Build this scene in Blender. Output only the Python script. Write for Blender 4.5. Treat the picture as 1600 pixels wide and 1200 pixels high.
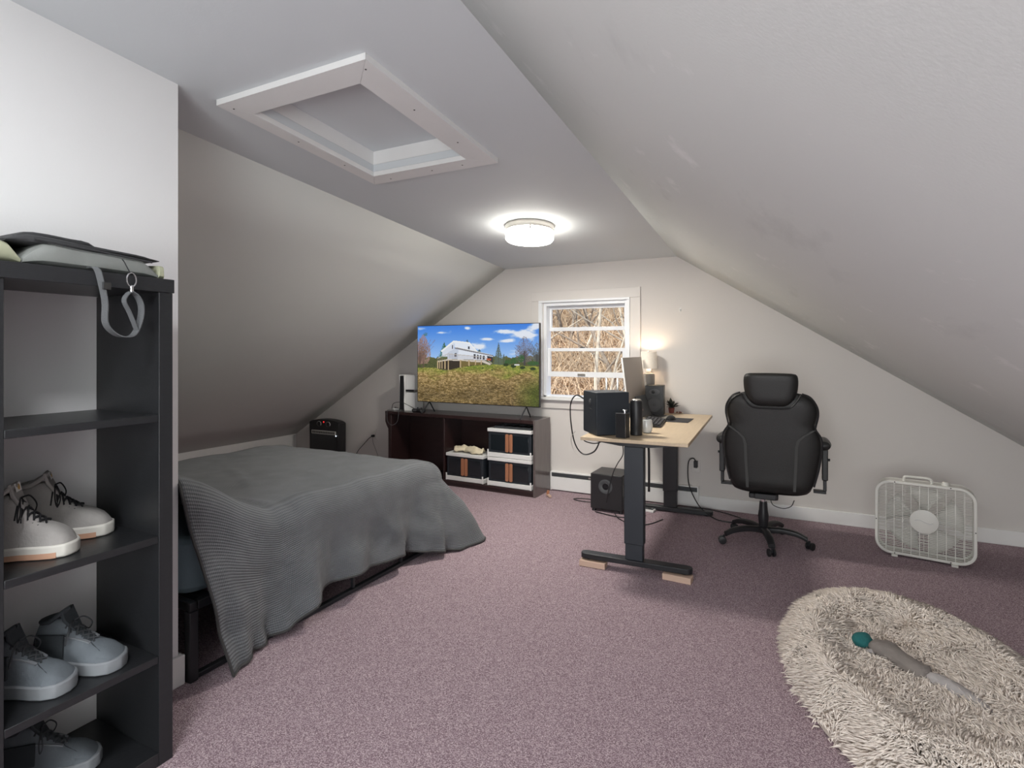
import bpy, bmesh, math, random
import numpy as np
from mathutils import Vector, Matrix, noise
random.seed(7); rng = np.random.default_rng(7)
PI = math.pi
S = bpy.context.scene; COL = S.collection
for o in list(bpy.data.objects): bpy.data.objects.remove(o)

# ------------------------------------------------------------------ camera, world, lights
cam = bpy.data.cameras.new('camera'); co = bpy.data.objects.new('camera', cam); COL.objects.link(co)
co.location = (0, 0, 1.4); co.rotation_euler = (PI/2, 0, math.radians(26.95))
cam.sensor_width = 36; cam.lens = 36*860/1600; cam.shift_y = -52/1600; cam.clip_start = .02; cam.clip_end = 200
S.camera = co
S.view_settings.view_transform = 'Standard'; S.view_settings.look = 'None'
S.view_settings.gamma = 1; S.view_settings.use_curve_mapping = False
S.view_settings.exposure = 1.0
w = bpy.data.worlds.new('world'); S.world = w; w.use_nodes = True
w.node_tree.nodes['Background'].inputs[0].default_value = (.62, .76, 1, 1)
w.node_tree.nodes['Background'].inputs[1].default_value = .6
def lamp(name, kind, loc, energy, color=(1,1,1), rot=(0,0,0), **kw):
    l = bpy.data.lights.new(name, kind); l.energy = energy; l.color = color
    for k, v in kw.items(): setattr(l, k, v)
    o = bpy.data.objects.new(name, l); o.location = loc; o.rotation_euler = rot; COL.objects.link(o); return o
lamp('sun', 'SUN', (0,-10,20), 2.4, (1,.93,.82), (math.radians(48), 0, math.radians(-24)), angle=.01)
# daylight from the gable window behind the camera, and the second ceiling lamp back there
lamp('rear_window_light', 'AREA', (.3,-2.05,1.15), 56, (.96,.995,1), (math.radians(96),0,0), shape='RECTANGLE', size=2.4, size_y=1.5)
lamp('rear_ceiling_lamp', 'AREA', (-.98,.05,2.52), 15, (.97,.98,1), (0,0,0), shape='DISK', size=.36)

# ------------------------------------------------------------------ materials
def new_mat(name):
    m = bpy.data.materials.new(name); m.use_nodes = True; n = m.node_tree.nodes; return m, n, m.node_tree.links, n['Principled BSDF']
def mat(name, col, rough=.6, metal=0, var=.06, vscale=12, bump=0, bscale=80, emit=None, estr=0, coat=0, spec=.5, stretch=(1,1,1)):
    m, n, l, b = new_mat(name)
    tc = n.new('ShaderNodeTexCoord'); mp = n.new('ShaderNodeMapping'); mp.inputs['Scale'].default_value = stretch
    l.new(tc.outputs['Object'], mp.inputs[0])
    nz = n.new('ShaderNodeTexNoise'); nz.inputs['Scale'].default_value = vscale; nz.inputs['Detail'].default_value = 5
    l.new(mp.outputs[0], nz.inputs['Vector'])
    mx = n.new('ShaderNodeMix'); mx.data_type = 'RGBA'
    mx.inputs[6].default_value = [max(0, c*(1-var)) for c in col]+[1]; mx.inputs[7].default_value = [min(1, c*(1+var)) for c in col]+[1]
    l.new(nz.outputs[0], mx.inputs[0]); l.new(mx.outputs[2], b.inputs['Base Color'])
    b.inputs['Roughness'].default_value = rough; b.inputs['Metallic'].default_value = metal
    b.inputs['Specular IOR Level'].default_value = spec
    if coat: b.inputs['Coat Weight'].default_value = coat
    if bump:
        n2 = n.new('ShaderNodeTexNoise'); n2.inputs['Scale'].default_value = bscale; n2.inputs['Detail'].default_value = 3
        l.new(mp.outputs[0], n2.inputs['Vector'])
        bp = n.new('ShaderNodeBump'); bp.inputs['Strength'].default_value = bump; bp.inputs['Distance'].default_value = .004
        l.new(n2.outputs[0], bp.inputs['Height']); l.new(bp.outputs[0], b.inputs['Normal'])
    if emit: b.inputs['Emission Color'].default_value = (*emit, 1); b.inputs['Emission Strength'].default_value = estr
    return m
def wall_mat(name, col, scuff=0.0):
    m, n, l, b = new_mat(name)
    tc = n.new('ShaderNodeTexCoord')
    a = n.new('ShaderNodeTexNoise'); a.inputs['Scale'].default_value = 1.6; a.inputs['Detail'].default_value = 4
    l.new(tc.outputs['Object'], a.inputs['Vector'])
    mx = n.new('ShaderNodeMix'); mx.data_type = 'RGBA'
    mx.inputs[6].default_value = [c*.97 for c in col]+[1]; mx.inputs[7].default_value = [min(1, c*1.03) for c in col]+[1]
    l.new(a.outputs[0], mx.inputs[0]); last = mx.outputs[2]
    if scuff:
        for sc, lo, hi, tgt, st in ((5.5, .62, .72, (.95,.95,.95), (1,.5,1)), (3.4, .60, .74, tuple(c*.8 for c in col), (1,.35,1.5))):
            mp = n.new('ShaderNodeMapping'); mp.inputs['Scale'].default_value = st; mp.inputs['Location'].default_value = (sc, 2, 1)
            l.new(tc.outputs['Object'], mp.inputs[0])
            q = n.new('ShaderNodeTexNoise'); q.inputs['Scale'].default_value = sc; q.inputs['Detail'].default_value = 6; q.inputs['Roughness'].default_value = .62
            l.new(mp.outputs[0], q.inputs['Vector'])
            r = n.new('ShaderNodeMapRange'); r.inputs[1].default_value = lo; r.inputs[2].default_value = hi; r.inputs[4].default_value = scuff
            l.new(q.outputs[0], r.inputs[0])
            k = n.new('ShaderNodeMix'); k.data_type = 'RGBA'; l.new(r.outputs[0], k.inputs[0]); l.new(last, k.inputs[6]); k.inputs[7].default_value = (*tgt, 1); last = k.outputs[2]
    l.new(last, b.inputs['Base Color']); b.inputs['Roughness'].default_value = .75; b.inputs['Specular IOR Level'].default_value = .3
    c2 = n.new('ShaderNodeTexNoise'); c2.inputs['Scale'].default_value = 130; l.new(tc.outputs['Object'], c2.inputs['Vector'])
    bp = n.new('ShaderNodeBump'); bp.inputs['Strength'].default_value = .12; bp.inputs['Distance'].default_value = .002
    l.new(c2.outputs[0], bp.inputs['Height']); l.new(bp.outputs[0], b.inputs['Normal'])
    return m
def ramp_mat(name, scale, stops, rough=.9, bump=.4, bd=.004, stretch=(1,1,1), detail=6, nrough=.6):
    m, n, l, b = new_mat(name)
    tc = n.new('ShaderNodeTexCoord'); mp = n.new('ShaderNodeMapping'); mp.inputs['Scale'].default_value = stretch
    l.new(tc.outputs['Object'], mp.inputs[0])
    q = n.new('ShaderNodeTexNoise'); q.inputs['Scale'].default_value = scale; q.inputs['Detail'].default_value = detail; q.inputs['Roughness'].default_value = nrough
    l.new(mp.outputs[0], q.inputs['Vector'])
    r = n.new('ShaderNodeValToRGB'); l.new(q.outputs[0], r.inputs[0])
    e = r.color_ramp.elements; e[0].position = stops[0][0]; e[0].color = (*stops[0][1], 1); e[1].position = stops[-1][0]; e[1].color = (*stops[-1][1], 1)
    for p, c in stops[1:-1]: x = e.new(p); x.color = (*c, 1)
    l.new(r.outputs[0], b.inputs['Base Color']); b.inputs['Roughness'].default_value = rough; b.inputs['Specular IOR Level'].default_value = .25
    bp = n.new('ShaderNodeBump'); bp.inputs['Strength'].default_value = bump; bp.inputs['Distance'].default_value = bd
    l.new(q.outputs[0], bp.inputs['Height']); l.new(bp.outputs[0], b.inputs['Normal'])
    return m
M = {}
M['wall'] = wall_mat('wall_paint', (.67,.64,.615))
M['wall_white'] = wall_mat('partition_paint', (.80,.80,.80))
M['ceil'] = wall_mat('daylit_ceiling_paint', (.66,.695,.715))  # same paint as the walls, with the cool daylight cast put into the colour
M['slope'] = wall_mat('slope_paint', (.715,.73,.705), .0)
M['slope_scuffed'] = wall_mat('scuffed_slope_paint', (.725,.75,.735), .5)
M['trim'] = mat('white_trim', (.82,.82,.81), .4, var=.02)
M['winwhite'] = mat('window_vinyl', (.84,.86,.89), .35, var=.02)
M['casing'] = mat('casing_paint', (.68,.65,.625), .5, var=.02)
M['black'] = mat('black_plastic', (.016,.016,.018), .42)
M['blackm'] = mat('black_metal', (.018,.019,.022), .4, spec=.5)
M['navy'] = mat('dark_blue_black_metal', (.022,.028,.036), .45)
M['leather'] = mat('black_leather', (.010,.0095,.009), .45, bump=.25, bscale=220, var=.15)
M['seam'] = mat('grey_seam', (.045,.045,.044), .6)
M['shelfwood'] = mat('black_brown_wood', (.017,.018,.020), .36, bump=.12, bscale=60, stretch=(1,1,8), var=.25, vscale=20)
M['cherry'] = mat('dark_cherry_wood', (.028,.013,.013), .32, bump=.05, stretch=(1,6,6), var=.35, vscale=6, coat=.3)
M['cherrysheen'] = mat('dark_cherry_sheen', (.12,.098,.095), .28, stretch=(6,6,1), var=.3, vscale=5, coat=.4)  # cherry end panel, its grey reflective sheen put into the base colour
M['white'] = mat('white_plastic', (.80,.80,.79), .4, var=.02)
M['offwhite'] = mat('ivory_plastic', (.74,.73,.68), .42, var=.03)
M['smoke'] = mat('smoky_plastic', (.010,.014,.018), .12, spec=.6)
M['brown'] = mat('tan_flap', (.40,.17,.09), .5)
M['cream'] = mat('cream_cloth', (.72,.64,.47), .9, bump=.3)
M['chrome'] = mat('chrome', (.8,.8,.82), .2, 1)
M['nickel'] = mat('brushed_nickel', (.62,.59,.55), .35, 1)
M['greym'] = mat('grey_mesh_plastic', (.07,.075,.08), .5)
M['cone'] = mat('speaker_cone', (.075,.076,.08), .5)
M['desktop'] = mat('light_wood', (.62,.49,.34), .45, bump=.05, stretch=(12,1,1), var=.12, vscale=7)
M['block'] = mat('raw_pine', (.62,.44,.34), .7, stretch=(1,8,8), var=.15, vscale=10)
M['mattress'] = mat('blue_mattress_cover', (.20,.27,.31), .85, bump=.15)
M['screen_off'] = mat('screen_wall_reflection', (.50,.45,.41), .55, var=.02)  # switched-off screen, the wall's reflection painted as its base colour
M['ceramic'] = mat('grey_ceramic', (.25,.235,.22), .4)
M['mug'] = mat('white_ceramic', (.66,.67,.66), .18)
M['shade'] = mat('linen_shade', (.80,.74,.66), .9, var=.08, vscale=60, emit=(1,.82,.62), estr=.07)
M['bulb'] = mat('lit_glass', (1,1,1), .3, emit=(1,.95,.86), estr=13)
M['led'] = mat('red_led', (.8,.02,.02), .3, emit=(1,.02,.02), estr=2)
M['whiteled'] = mat('white_led', (.8,.8,.8), .3, emit=(.8,.9,1), estr=2)
M['boot'] = mat('light_grey_nubuck', (.33,.315,.30), .9, bump=.35, bscale=150, var=.16, vscale=25)
M['bootlace'] = mat('black_lace', (.01,.01,.012), .8)
M['bootsole'] = mat('off_white_sole', (.62,.60,.55), .7)
M['gum'] = mat('gum_sole', (.52,.30,.20), .7)
M['hiker'] = mat('grey_suede', (.13,.15,.168), .85, bump=.3, bscale=130, var=.25, vscale=22)
M['hikerdark'] = mat('dark_grey_mesh', (.035,.042,.048), .85, bump=.3)
M['hikersole'] = mat('pale_grey_sole', (.21,.225,.24), .7, var=.15)
M['hikerlace'] = mat('dark_lace', (.05,.055,.06), .8)
M['bag'] = mat('grey_green_nylon', (.19,.20,.19), .6, bump=.5, bscale=20, var=.2, vscale=9)
M['bagolive'] = mat('olive_nylon', (.36,.37,.26), .65, bump=.3, bscale=20)
M['bagblack'] = mat('black_nylon', (.028,.029,.031), .65, bump=.4, bscale=40, var=.3)
M['strap'] = mat('grey_webbing', (.10,.105,.11), .75, bump=.3, bscale=200)
M['gold'] = mat('gold_print', (.62,.38,.12), .6)
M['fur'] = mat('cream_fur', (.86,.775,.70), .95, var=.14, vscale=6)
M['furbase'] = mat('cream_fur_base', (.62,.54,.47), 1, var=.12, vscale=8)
M['teal'] = mat('teal_plush', (.01,.11,.11), .9, bump=.6, bscale=60, var=.4)
M['greyplush'] = mat('grey_plush', (.21,.185,.17), .95, bump=.6, bscale=60, var=.3)
M['greypale'] = mat('pale_grey_plush', (.36,.335,.33), .95, bump=.6, bscale=60, var=.25)
M['plant'] = mat('dark_leaves', (.02,.025,.02), .7)
M['redpot'] = mat('red_clay', (.20,.05,.04), .6)
M['pink'] = mat('pink_sticker', (.65,.33,.34), .6)
M['pad'] = mat('dark_grey_pad', (.045,.045,.05), .8)
M['bark'] = ramp_mat('bark', 8, [(.3,(.16,.12,.09)),(.7,(.50,.42,.33))], bump=.5)
M['palebark'] = ramp_mat('pale_bark', 6, [(.3,(.42,.34,.25)),(.7,(.80,.70,.55))], bump=.3)
M['leaf_litter'] = ramp_mat('leaf_litter', 3.2, [(.36,(.06,.04,.03)),(.46,(.36,.21,.12)),(.54,(.70,.49,.30)),(.66,(.95,.78,.58))], bump=1, bd=.15, detail=12, nrough=.8)
M['twig'] = mat('dry_twigs', (.62,.47,.32), .9, var=.4, vscale=3)
# carpet: mauve loop pile, heathered
m, n, l, b = new_mat('mauve_carpet'); M['carpet'] = m
tc = n.new('ShaderNodeTexCoord')
q = n.new('ShaderNodeTexNoise'); q.inputs['Scale'].default_value = 240; q.inputs['Detail'].default_value = 4; q.inputs['Roughness'].default_value = .8
v = n.new('ShaderNodeTexVoronoi'); v.inputs['Scale'].default_value = 300
l.new(tc.outputs['Object'], q.inputs['Vector']); l.new(tc.outputs['Object'], v.inputs['Vector'])
ad = n.new('ShaderNodeMath'); ad.operation = 'ADD'; sp = n.new('ShaderNodeSeparateColor'); l.new(v.outputs['Color'], sp.inputs[0])
ml = n.new('ShaderNodeMath'); ml.operation = 'MULTIPLY_ADD'; ml.inputs[1].default_value = .34; ml.inputs[2].default_value = -.17
l.new(sp.outputs[0], ml.inputs[0]); l.new(q.outputs[0], ad.inputs[0]); l.new(ml.outputs[0], ad.inputs[1])
r = n.new('ShaderNodeValToRGB'); e = r.color_ramp.elements
e[0].position = .24; e[0].color = (.14,.095,.108,1); e[1].position = .74; e[1].color = (.74,.62,.65,1); x = e.new(.49); x.color = (.345,.245,.283,1)
l.new(ad.outputs[0], r.inputs[0]); l.new(r.outputs[0], b.inputs['Base Color']); b.inputs['Roughness'].default_value = 1; b.inputs['Specular IOR Level'].default_value = .1
bp = n.new('ShaderNodeBump'); bp.inputs['Strength'].default_value = .7; bp.inputs['Distance'].default_value = .006
l.new(ad.outputs[0], bp.inputs['Height']); l.new(bp.outputs[0], b.inputs['Normal'])
# knitted blanket: ribs from uv
m, n, l, b = new_mat('grey_knit'); M['knit'] = m
uv = n.new('ShaderNodeUVMap'); sx = n.new('ShaderNodeSeparateXYZ'); l.new(uv.outputs[0], sx.inputs[0])
def wav(src, k):
    a = n.new('ShaderNodeMath'); a.operation = 'MULTIPLY'; a.inputs[1].default_value = k; l.new(src, a.inputs[0])
    s = n.new('ShaderNodeMath'); s.operation = 'SINE'; l.new(a.outputs[0], s.inputs[0]); return s.outputs[0]
wa = wav(sx.outputs[1], 2*PI/.011); wb = wav(sx.outputs[0], 2*PI/.009)
mm = n.new('ShaderNodeMath'); mm.operation = 'MULTIPLY_ADD'; mm.inputs[1].default_value = .35; l.new(wb, mm.inputs[0]); l.new(wa, mm.inputs[2])
nz = n.new('ShaderNodeTexNoise'); nz.inputs['Scale'].default_value = 9; nz.inputs['Detail'].default_value = 6; tc = n.new('ShaderNodeTexCoord'); l.new(tc.outputs['Object'], nz.inputs['Vector'])
mr = n.new('ShaderNodeMapRange'); mr.inputs[1].default_value = -1.35; mr.inputs[2].default_value = 1.35; l.new(mm.outputs[0], mr.inputs[0])
mx = n.new('ShaderNodeMix'); mx.data_type = 'RGBA'; mx.inputs[6].default_value = (.075,.080,.086,1); mx.inputs[7].default_value = (.205,.216,.228,1)
av = n.new('ShaderNodeMath'); av.operation = 'MULTIPLY_ADD'; av.inputs[1].default_value = .5; l.new(mr.outputs[0], av.inputs[0])
hv = n.new('ShaderNodeMath'); hv.operation = 'MULTIPLY'; hv.inputs[1].default_value = .5; l.new(nz.outputs[0], hv.inputs[0]); l.new(hv.outputs[0], av.inputs[2])
l.new(av.outputs[0], mx.inputs[0]); l.new(mx.outputs[2], b.inputs['Base Color']); b.inputs['Roughness'].default_value = .95; b.inputs['Specular IOR Level'].default_value = .15
b.inputs['Sheen Weight'].default_value = .15
bp = n.new('ShaderNodeBump'); bp.inputs['Strength'].default_value = .6; bp.inputs['Distance'].default_value = .003
l.new(mm.outputs[0], bp.inputs['Height']); l.new(bp.outputs[0], b.inputs['Normal'])
# window glass: clear with a fresnel gloss
m = bpy.data.materials.new('window_glass'); m.use_nodes = True; n = m.node_tree.nodes; l = m.node_tree.links; M['glass'] = m
n.remove(n['Principled BSDF']); tr = n.new('ShaderNodeBsdfTransparent'); tr.inputs[0].default_value = (.96,.97,.97,1); gl = n.new('ShaderNodeBsdfGlossy'); gl.inputs['Roughness'].default_value = .02
fr = n.new('ShaderNodeFresnel'); fr.inputs[0].default_value = 1.3; ms = n.new('ShaderNodeMixShader'); l.new(fr.outputs[0], ms.inputs[0]); l.new(tr.outputs[0], ms.inputs[1]); l.new(gl.outputs[0], ms.inputs[2])
l.new(ms.outputs[0], n['Material Output'].inputs[0])

# ------------------------------------------------------------------ mesh helpers
class MB:
    def __init__(s): s.v = []; s.f = []
    def add(s, vs, fs, T=None):
        k = len(s.v)
        s.v += [tuple(T @ Vector(p)) if T else tuple(p) for p in vs]; s.f += [tuple(i+k for i in f) for f in fs]; return s
    def box(s, x0, x1, y0, y1, z0, z1, T=None):
        vs = [(x,y,z) for x in (x0,x1) for y in (y0,y1) for z in (z0,z1)]
        return s.add(vs, [(0,1,3,2),(4,6,7,5),(0,4,5,1),(2,3,7,6),(0,2,6,4),(1,5,7,3)], T)
    def loft(s, rings, cap=True, closed=True, T=None):
        n = len(rings[0]); vs = [p for r in rings for p in r]; fs = []
        for i in range(len(rings)-1):
            for j in range(n if closed else n-1):
                a = i*n+j; b_ = i*n+(j+1) % n; fs.append((a, b_, b_+n, a+n))
        if cap: fs.append(tuple(range(n))[::-1]); fs.append(tuple(range((len(rings)-1)*n, len(rings)*n)))
        return s.add(vs, fs, T)
    def lathe(s, prof, n=24, T=None, cap=True):
        return s.loft([[(r*math.cos(2*PI*k/n), r*math.sin(2*PI*k/n), z) for k in range(n)] for r, z in prof], cap, True, T)
    def tube(s, pts, r, n=6, cap=True, T=None):
        pts = [Vector(p) for p in pts]; rings = []
        up = Vector((0,0,1)); d0 = (pts[1]-pts[0]).normalized()
        if abs(d0.z) > .9: up = Vector((1,0,0))
        a = d0.cross(up).normalized()
        for i, p in enumerate(pts):
            d = (pts[min(i+1, len(pts)-1)]-pts[max(i-1, 0)]).normalized()
            a = (a-d*a.dot(d)).normalized(); b_ = d.cross(a)
            rr = r[i] if isinstance(r, (list, tuple)) else r
            rings.append([p+(a*math.cos(2*PI*k/n)+b_*math.sin(2*PI*k/n))*rr for k in range(n)])
        return s.loft(rings, cap, True, T)
    def prism(s, poly, h0, h1, axis='z', T=None):
        def mk(p, h): return {'z': (p[0],p[1],h), 'y': (p[0],h,p[1]), 'x': (h,p[0],p[1])}[axis]
        return s.loft([[mk(p, h0) for p in poly], [mk(p, h1) for p in poly]], True, True, T)
    def ribbon(s, pts, wdir, w, t=.002, T=None):
        rings = []; W = Vector(wdir).normalized()*w/2; P_ = [Vector(p) for p in pts]
        for i, p in enumerate(P_):
            d = (P_[min(i+1, len(P_)-1)]-P_[max(i-1, 0)]).normalized(); nn = d.cross(W).normalized()*t/2
            rings.append([p-W-nn, p+W-nn, p+W+nn, p-W+nn])
        return s.loft(rings, True, True, T)
    def build(s, name, m, parent=None, bevel=0, subsurf=0, smooth=True, ang=40, **kw):
        me = bpy.data.meshes.new(name); me.from_pydata(s.v, [], s.f); me.update()
        bm = bmesh.new(); bm.from_mesh(me); bmesh.ops.recalc_face_normals(bm, faces=bm.faces); bm.to_mesh(me); bm.free()
        if smooth:
            me.polygons.foreach_set('use_smooth', [True]*len(me.polygons)); me.set_sharp_from_angle(angle=math.radians(ang))
        me.materials.append(M[m] if isinstance(m, str) else m)
        o = bpy.data.objects.new(name, me); COL.objects.link(o)
        if parent: o.parent = parent
        if bevel: bv = o.modifiers.new('bevel', 'BEVEL'); bv.width = bevel; bv.segments = 2; bv.limit_method = 'ANGLE'
        if subsurf: ss = o.modifiers.new('subsurf', 'SUBSURF'); ss.levels = subsurf; ss.render_levels = subsurf
        for k, v_ in kw.items(): o[k] = v_
        return o
def thing(name, label, cat, loc=(0,0,0), rz=0, group=None):
    o = bpy.data.objects.new(name, None); COL.objects.link(o); o.location = loc; o.rotation_euler = (0,0,rz); o.empty_display_size = .05
    return tag(o, label, cat, group)
def tag(o, label, cat, group=None):
    o['label'] = label; o['category'] = cat
    if group: o['group'] = group
    return o
def struct(o): o['kind'] = 'structure'; return o
def TR(loc=(0,0,0), rx=0, ry=0, rz=0): return Matrix.Translation(loc) @ Matrix.Rotation(rz,4,'Z') @ Matrix.Rotation(ry,4,'Y') @ Matrix.Rotation(rx,4,'X')
def spline(pts, k=6):
    P_ = [Vector(p) for p in pts]; P_ = [P_[0]*2-P_[1]]+P_+[P_[-1]*2-P_[-2]]; out = []
    for i in range(1, len(P_)-2):
        for j in range(k):
            t = j/k; a, b_, c, d = P_[i-1:i+3]
            out.append(.5*((2*b_)+(c-a)*t+(2*a-5*b_+4*c-d)*t*t+(-a+3*b_-3*c+d)*t**3))
    out.append(P_[-2]); return out
def interp(x, tab):
    return float(np.interp(x, [t[0] for t in tab], [t[1] for t in tab]))
def rrect(w, h, r, n=5, cx=0, cy=0):
    out = []
    for (sx_, sy_, a0) in ((1,1,0),(-1,1,PI/2),(-1,-1,PI),(1,-1,1.5*PI)):
        for k in range(n+1):
            a = a0+k*PI/2/n; out.append((cx+sx_*(w/2-r)+r*math.cos(a), cy+sy_*(h/2-r)+r*math.sin(a)))
    return out
def cable(name, pts, r, label, m='black', cat='cable', parent=None, k=7):
    o = MB().tube(spline(pts, k), r, 6).build(name, m, parent)
    if not parent: tag(o, label, cat)
    return o

# ------------------------------------------------------------------ room shell
YB = 5.154; KC = .068; YR = -2.2
XL, XR = -2.70, -.935; XKL, XKR = -5.80, 2.12; ZKL, ZKR = .309, .30
def zc(y): return 2.26+KC*(YB-y)
struct(MB().box(-5.95, 2.25, YR-.1, YB+.1, -.1, 0).build('floor', 'carpet', smooth=False))
# ceiling with a hatch opening
HX0, HX1, HY0, HY1 = -2.17, -1.54, 1.69, 2.49
c = MB()
def cpatch(x0, x1, y0, y1, mb=None, dz=0, th=.04):
    vs = [(x0,y0,zc(y0)+dz),(x1,y0,zc(y0)+dz),(x1,y1,zc(y1)+dz),(x0,y1,zc(y1)+dz)]
    (mb or c).add(vs+[(p[0],p[1],p[2]+th) for p in vs], [(3,2,1,0),(4,5,6,7),(0,1,5,4),(1,2,6,5),(2,3,7,6),(3,0,4,7)])
cpatch(-2.8, HX0, YR, YB); cpatch(HX1, -.9, YR, YB); cpatch(HX0, HX1, YR, HY0); cpatch(HX0, HX1, HY1, YB)
ceil = struct(c.build('ceiling', 'ceil', smooth=False))
# slopes
def slope(name, xa, xb, zb, m, y0, y1, sag=0):
    rings = []; ny = 12; nx = 8
    mb = MB(); vs = []; fs = []
    for i in range(ny+1):
        y = y0+(y1-y0)*i/ny
        for j in range(nx+1):
            t = j/nx; vs.append((xa+(xb-xa)*t, y, zc(y)+(zb-zc(y))*t))
    for i in range(ny):
        for j in range(nx): a = i*(nx+1)+j; fs.append((a, a+1, a+nx+2, a+nx+1))
    o = mb.add(vs, fs).build(name, m); sd = o.modifiers.new('solid', 'SOLIDIFY'); sd.thickness = .05; sd.offset = 1 if xb > xa else 1
    return struct(o)
slope('wall_left_slope', XL, XKL, ZKL, 'slope', 1.42, YB)
slope('wall_right_slope', XR, XKR, ZKR, 'slope_scuffed', YR, YB)
struct(MB().box(XKL-.08, XKL, 1.3, YB, 0, ZKL+.02).build('wall_left', 'trim', smooth=False))
struct(MB().box(XKR, XKR+.08, YR, YB, 0, ZKR+.05).build('wall_right', 'wall', smooth=False))
# back gable wall with a window hole
WX0, WX1, WZ0, WZ1 = -2.26, -1.385, .93, 1.885
bm = bmesh.new()
def loop(pts):
    vs = [bm.verts.new(p) for p in pts]; return [bm.edges.new((vs[i], vs[(i+1) % len(vs)])) for i in range(len(vs))]
ed = loop([(XKL-.05,YB,0),(XKR+.05,YB,0),(XKR+.05,YB,ZKR),(XR,YB,2.27),(XL,YB,2.27),(XKL-.05,YB,ZKL)])
ed += loop([(WX0,YB,WZ0),(WX1,YB,WZ0),(WX1,YB,WZ1),(WX0,YB,WZ1)])
bmesh.ops.triangle_fill(bm, edges=ed, use_beauty=True)
ret = bmesh.ops.extrude_face_region(bm, geom=bm.faces[:])
bmesh.ops.translate(bm, vec=(0,.14,0), verts=[g for g in ret['geom'] if isinstance(g, bmesh.types.BMVert)])
bmesh.ops.recalc_face_normals(bm, faces=bm.faces)
me = bpy.data.meshes.new('wall_back'); bm.to_mesh(me); bm.free(); me.materials.append(M['wall'])
wb_ = bpy.data.objects.new('wall_back', me); COL.objects.link(wb_); struct(wb_)
# rear gable wall behind the camera
zr = zc(YR)
struct(MB().prism([(-2.35,0),(XKR,0),(XKR,ZKR),(XR,zr),(-2.35,zr)], YR-.1, YR, 'y').build('wall_rear', 'wall', smooth=False))
wr = MB().box(-.95,1.05,YR,YR+.03,.55,.62).box(-.95,1.05,YR,YR+.03,1.95,2.02).box(-.95,-.88,YR,YR+.03,.62,1.95).box(.98,1.05,YR,YR+.03,.62,1.95)
struct(wr.build('window_2', 'winwhite', smooth=False))
# partition beside the bookcase, and its return behind the bed head
PX = -2.29
pv = MB().add([(PX,YR,0),(PX,1.42,0),(PX,1.42,zc(1.42)),(PX,YR,zc(YR)),(PX-.12,YR,0),(PX-.12,1.42,0),(PX-.12,1.42,zc(1.42)),(PX-.12,YR,zc(YR))],
    [(0,1,2,3),(4,7,6,5),(0,4,5,1),(1,5,6,2),(2,6,7,3),(3,7,4,0)])
struct(pv.build('wall_partition', 'wall_white', smooth=False))
struct(MB().prism([(PX-.12,0),(XKL,0),(XKL,ZKL),(XL,zc(1.42)),(PX-.12,zc(1.42))], 1.32, 1.42, 'y').build('wall_front', 'wall', smooth=False))
def boardz(pts, name):
    mb = MB()
    for (x0,x1,y0,y1,h) in pts: mb.box(x0,x1,y0,y1,0,h)
    return struct(mb.build(name, 'trim', bevel=.004))
boardz([(PX,PX+.018,1.165,1.44,.125),(PX-.1,PX,1.42,1.438,.125)], 'baseboard_partition')
boardz([(-.74,XKR,YB-.016,YB,.107)], 'baseboard_back')
boardz([(-5.75,-4.05,YB-.016,YB,.107)], 'baseboard_back_corner')
boardz([(XKR-.016,XKR,YR,YB-.016,.1)], 'baseboard_right')

# attic hatch: trim boards mitred under the ceiling, recess and panel
hatch = thing('attic_hatch', 'white framed attic access hatch recessed in the flat ceiling', 'hatch', (-1.85,2.09,zc(2.09)))
OX0, OX1, OY0, OY1 = -2.255, -1.405, 1.568, 2.60
def hq(name, q, z0, z1, m='trim', lab=None):
    vs = [(x,y,zc(y)+z0) for x,y in q]+[(x,y,zc(y)+z1) for x,y in q]
    vs = [(a+1.85, b_-2.09, c_-zc(2.09)) for a,b_,c_ in vs]
    o = MB().add(vs, [(3,2,1,0),(4,5,6,7),(0,1,5,4),(1,2,6,5),(2,3,7,6),(3,0,4,7)]).build(name, m, hatch, smooth=False)
    if lab: o['label'] = lab
g = .0012
hq('trim_board', [(OX0,OY0),(OX1,OY0),(HX1,HY0-g),(HX0,HY0-g)], -.026, -.0005)
hq('trim_board', [(OX1,OY0+g),(OX1,OY1-g),(HX1,HY1),(HX1,HY0)], -.026, -.0005)
hq('trim_board', [(OX1,OY1),(OX0,OY1),(HX0,HY1+g),(HX1,HY1+g)], -.026, -.0005)
hq('trim_board', [(OX0,OY1-g),(OX0,OY0+g),(HX0,HY0),(HX0,HY1)], -.026, -.0005)
hq('recess_side', [(HX0-.012,HY0-.012),(HX1+.012,HY0-.012),(HX1+.012,HY0),(HX0-.012,HY0)], .041, .15)
hq('recess_side', [(HX0-.012,HY1),(HX1+.012,HY1),(HX1+.012,HY1+.012),(HX0-.012,HY1+.012)], .041, .15)
hq('recess_side', [(HX0-.012,HY0),(HX0,HY0),(HX0,HY1),(HX0-.012,HY1)], .041, .15)
hq('recess_side', [(HX1,HY0),(HX1+.012,HY0),(HX1+.012,HY1),(HX1,HY1)], .041, .15)
hq('hatch_panel', [(HX0+.004,HY0+.004),(HX1-.004,HY0+.004),(HX1-.004,HY1-.004),(HX0+.004,HY1-.004)], .115, .13, 'ceil', 'flat grey painted panel')
sc = MB()
for (x,y) in ((-2.21,1.62),(-1.45,1.62),(-2.21,1.98),(-2.21,2.3),(-1.47,1.95),(-1.47,2.3),(-1.8,2.55),(-2.1,2.56),(-1.6,2.55)):
    sc.lathe([(.004,-.0275),(.004,-.026)], 8, TR((x+1.85, y-2.09, zc(y)-zc(2.09))))
sc.build('screw', 'seam', hatch, kind='stuff')

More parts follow.
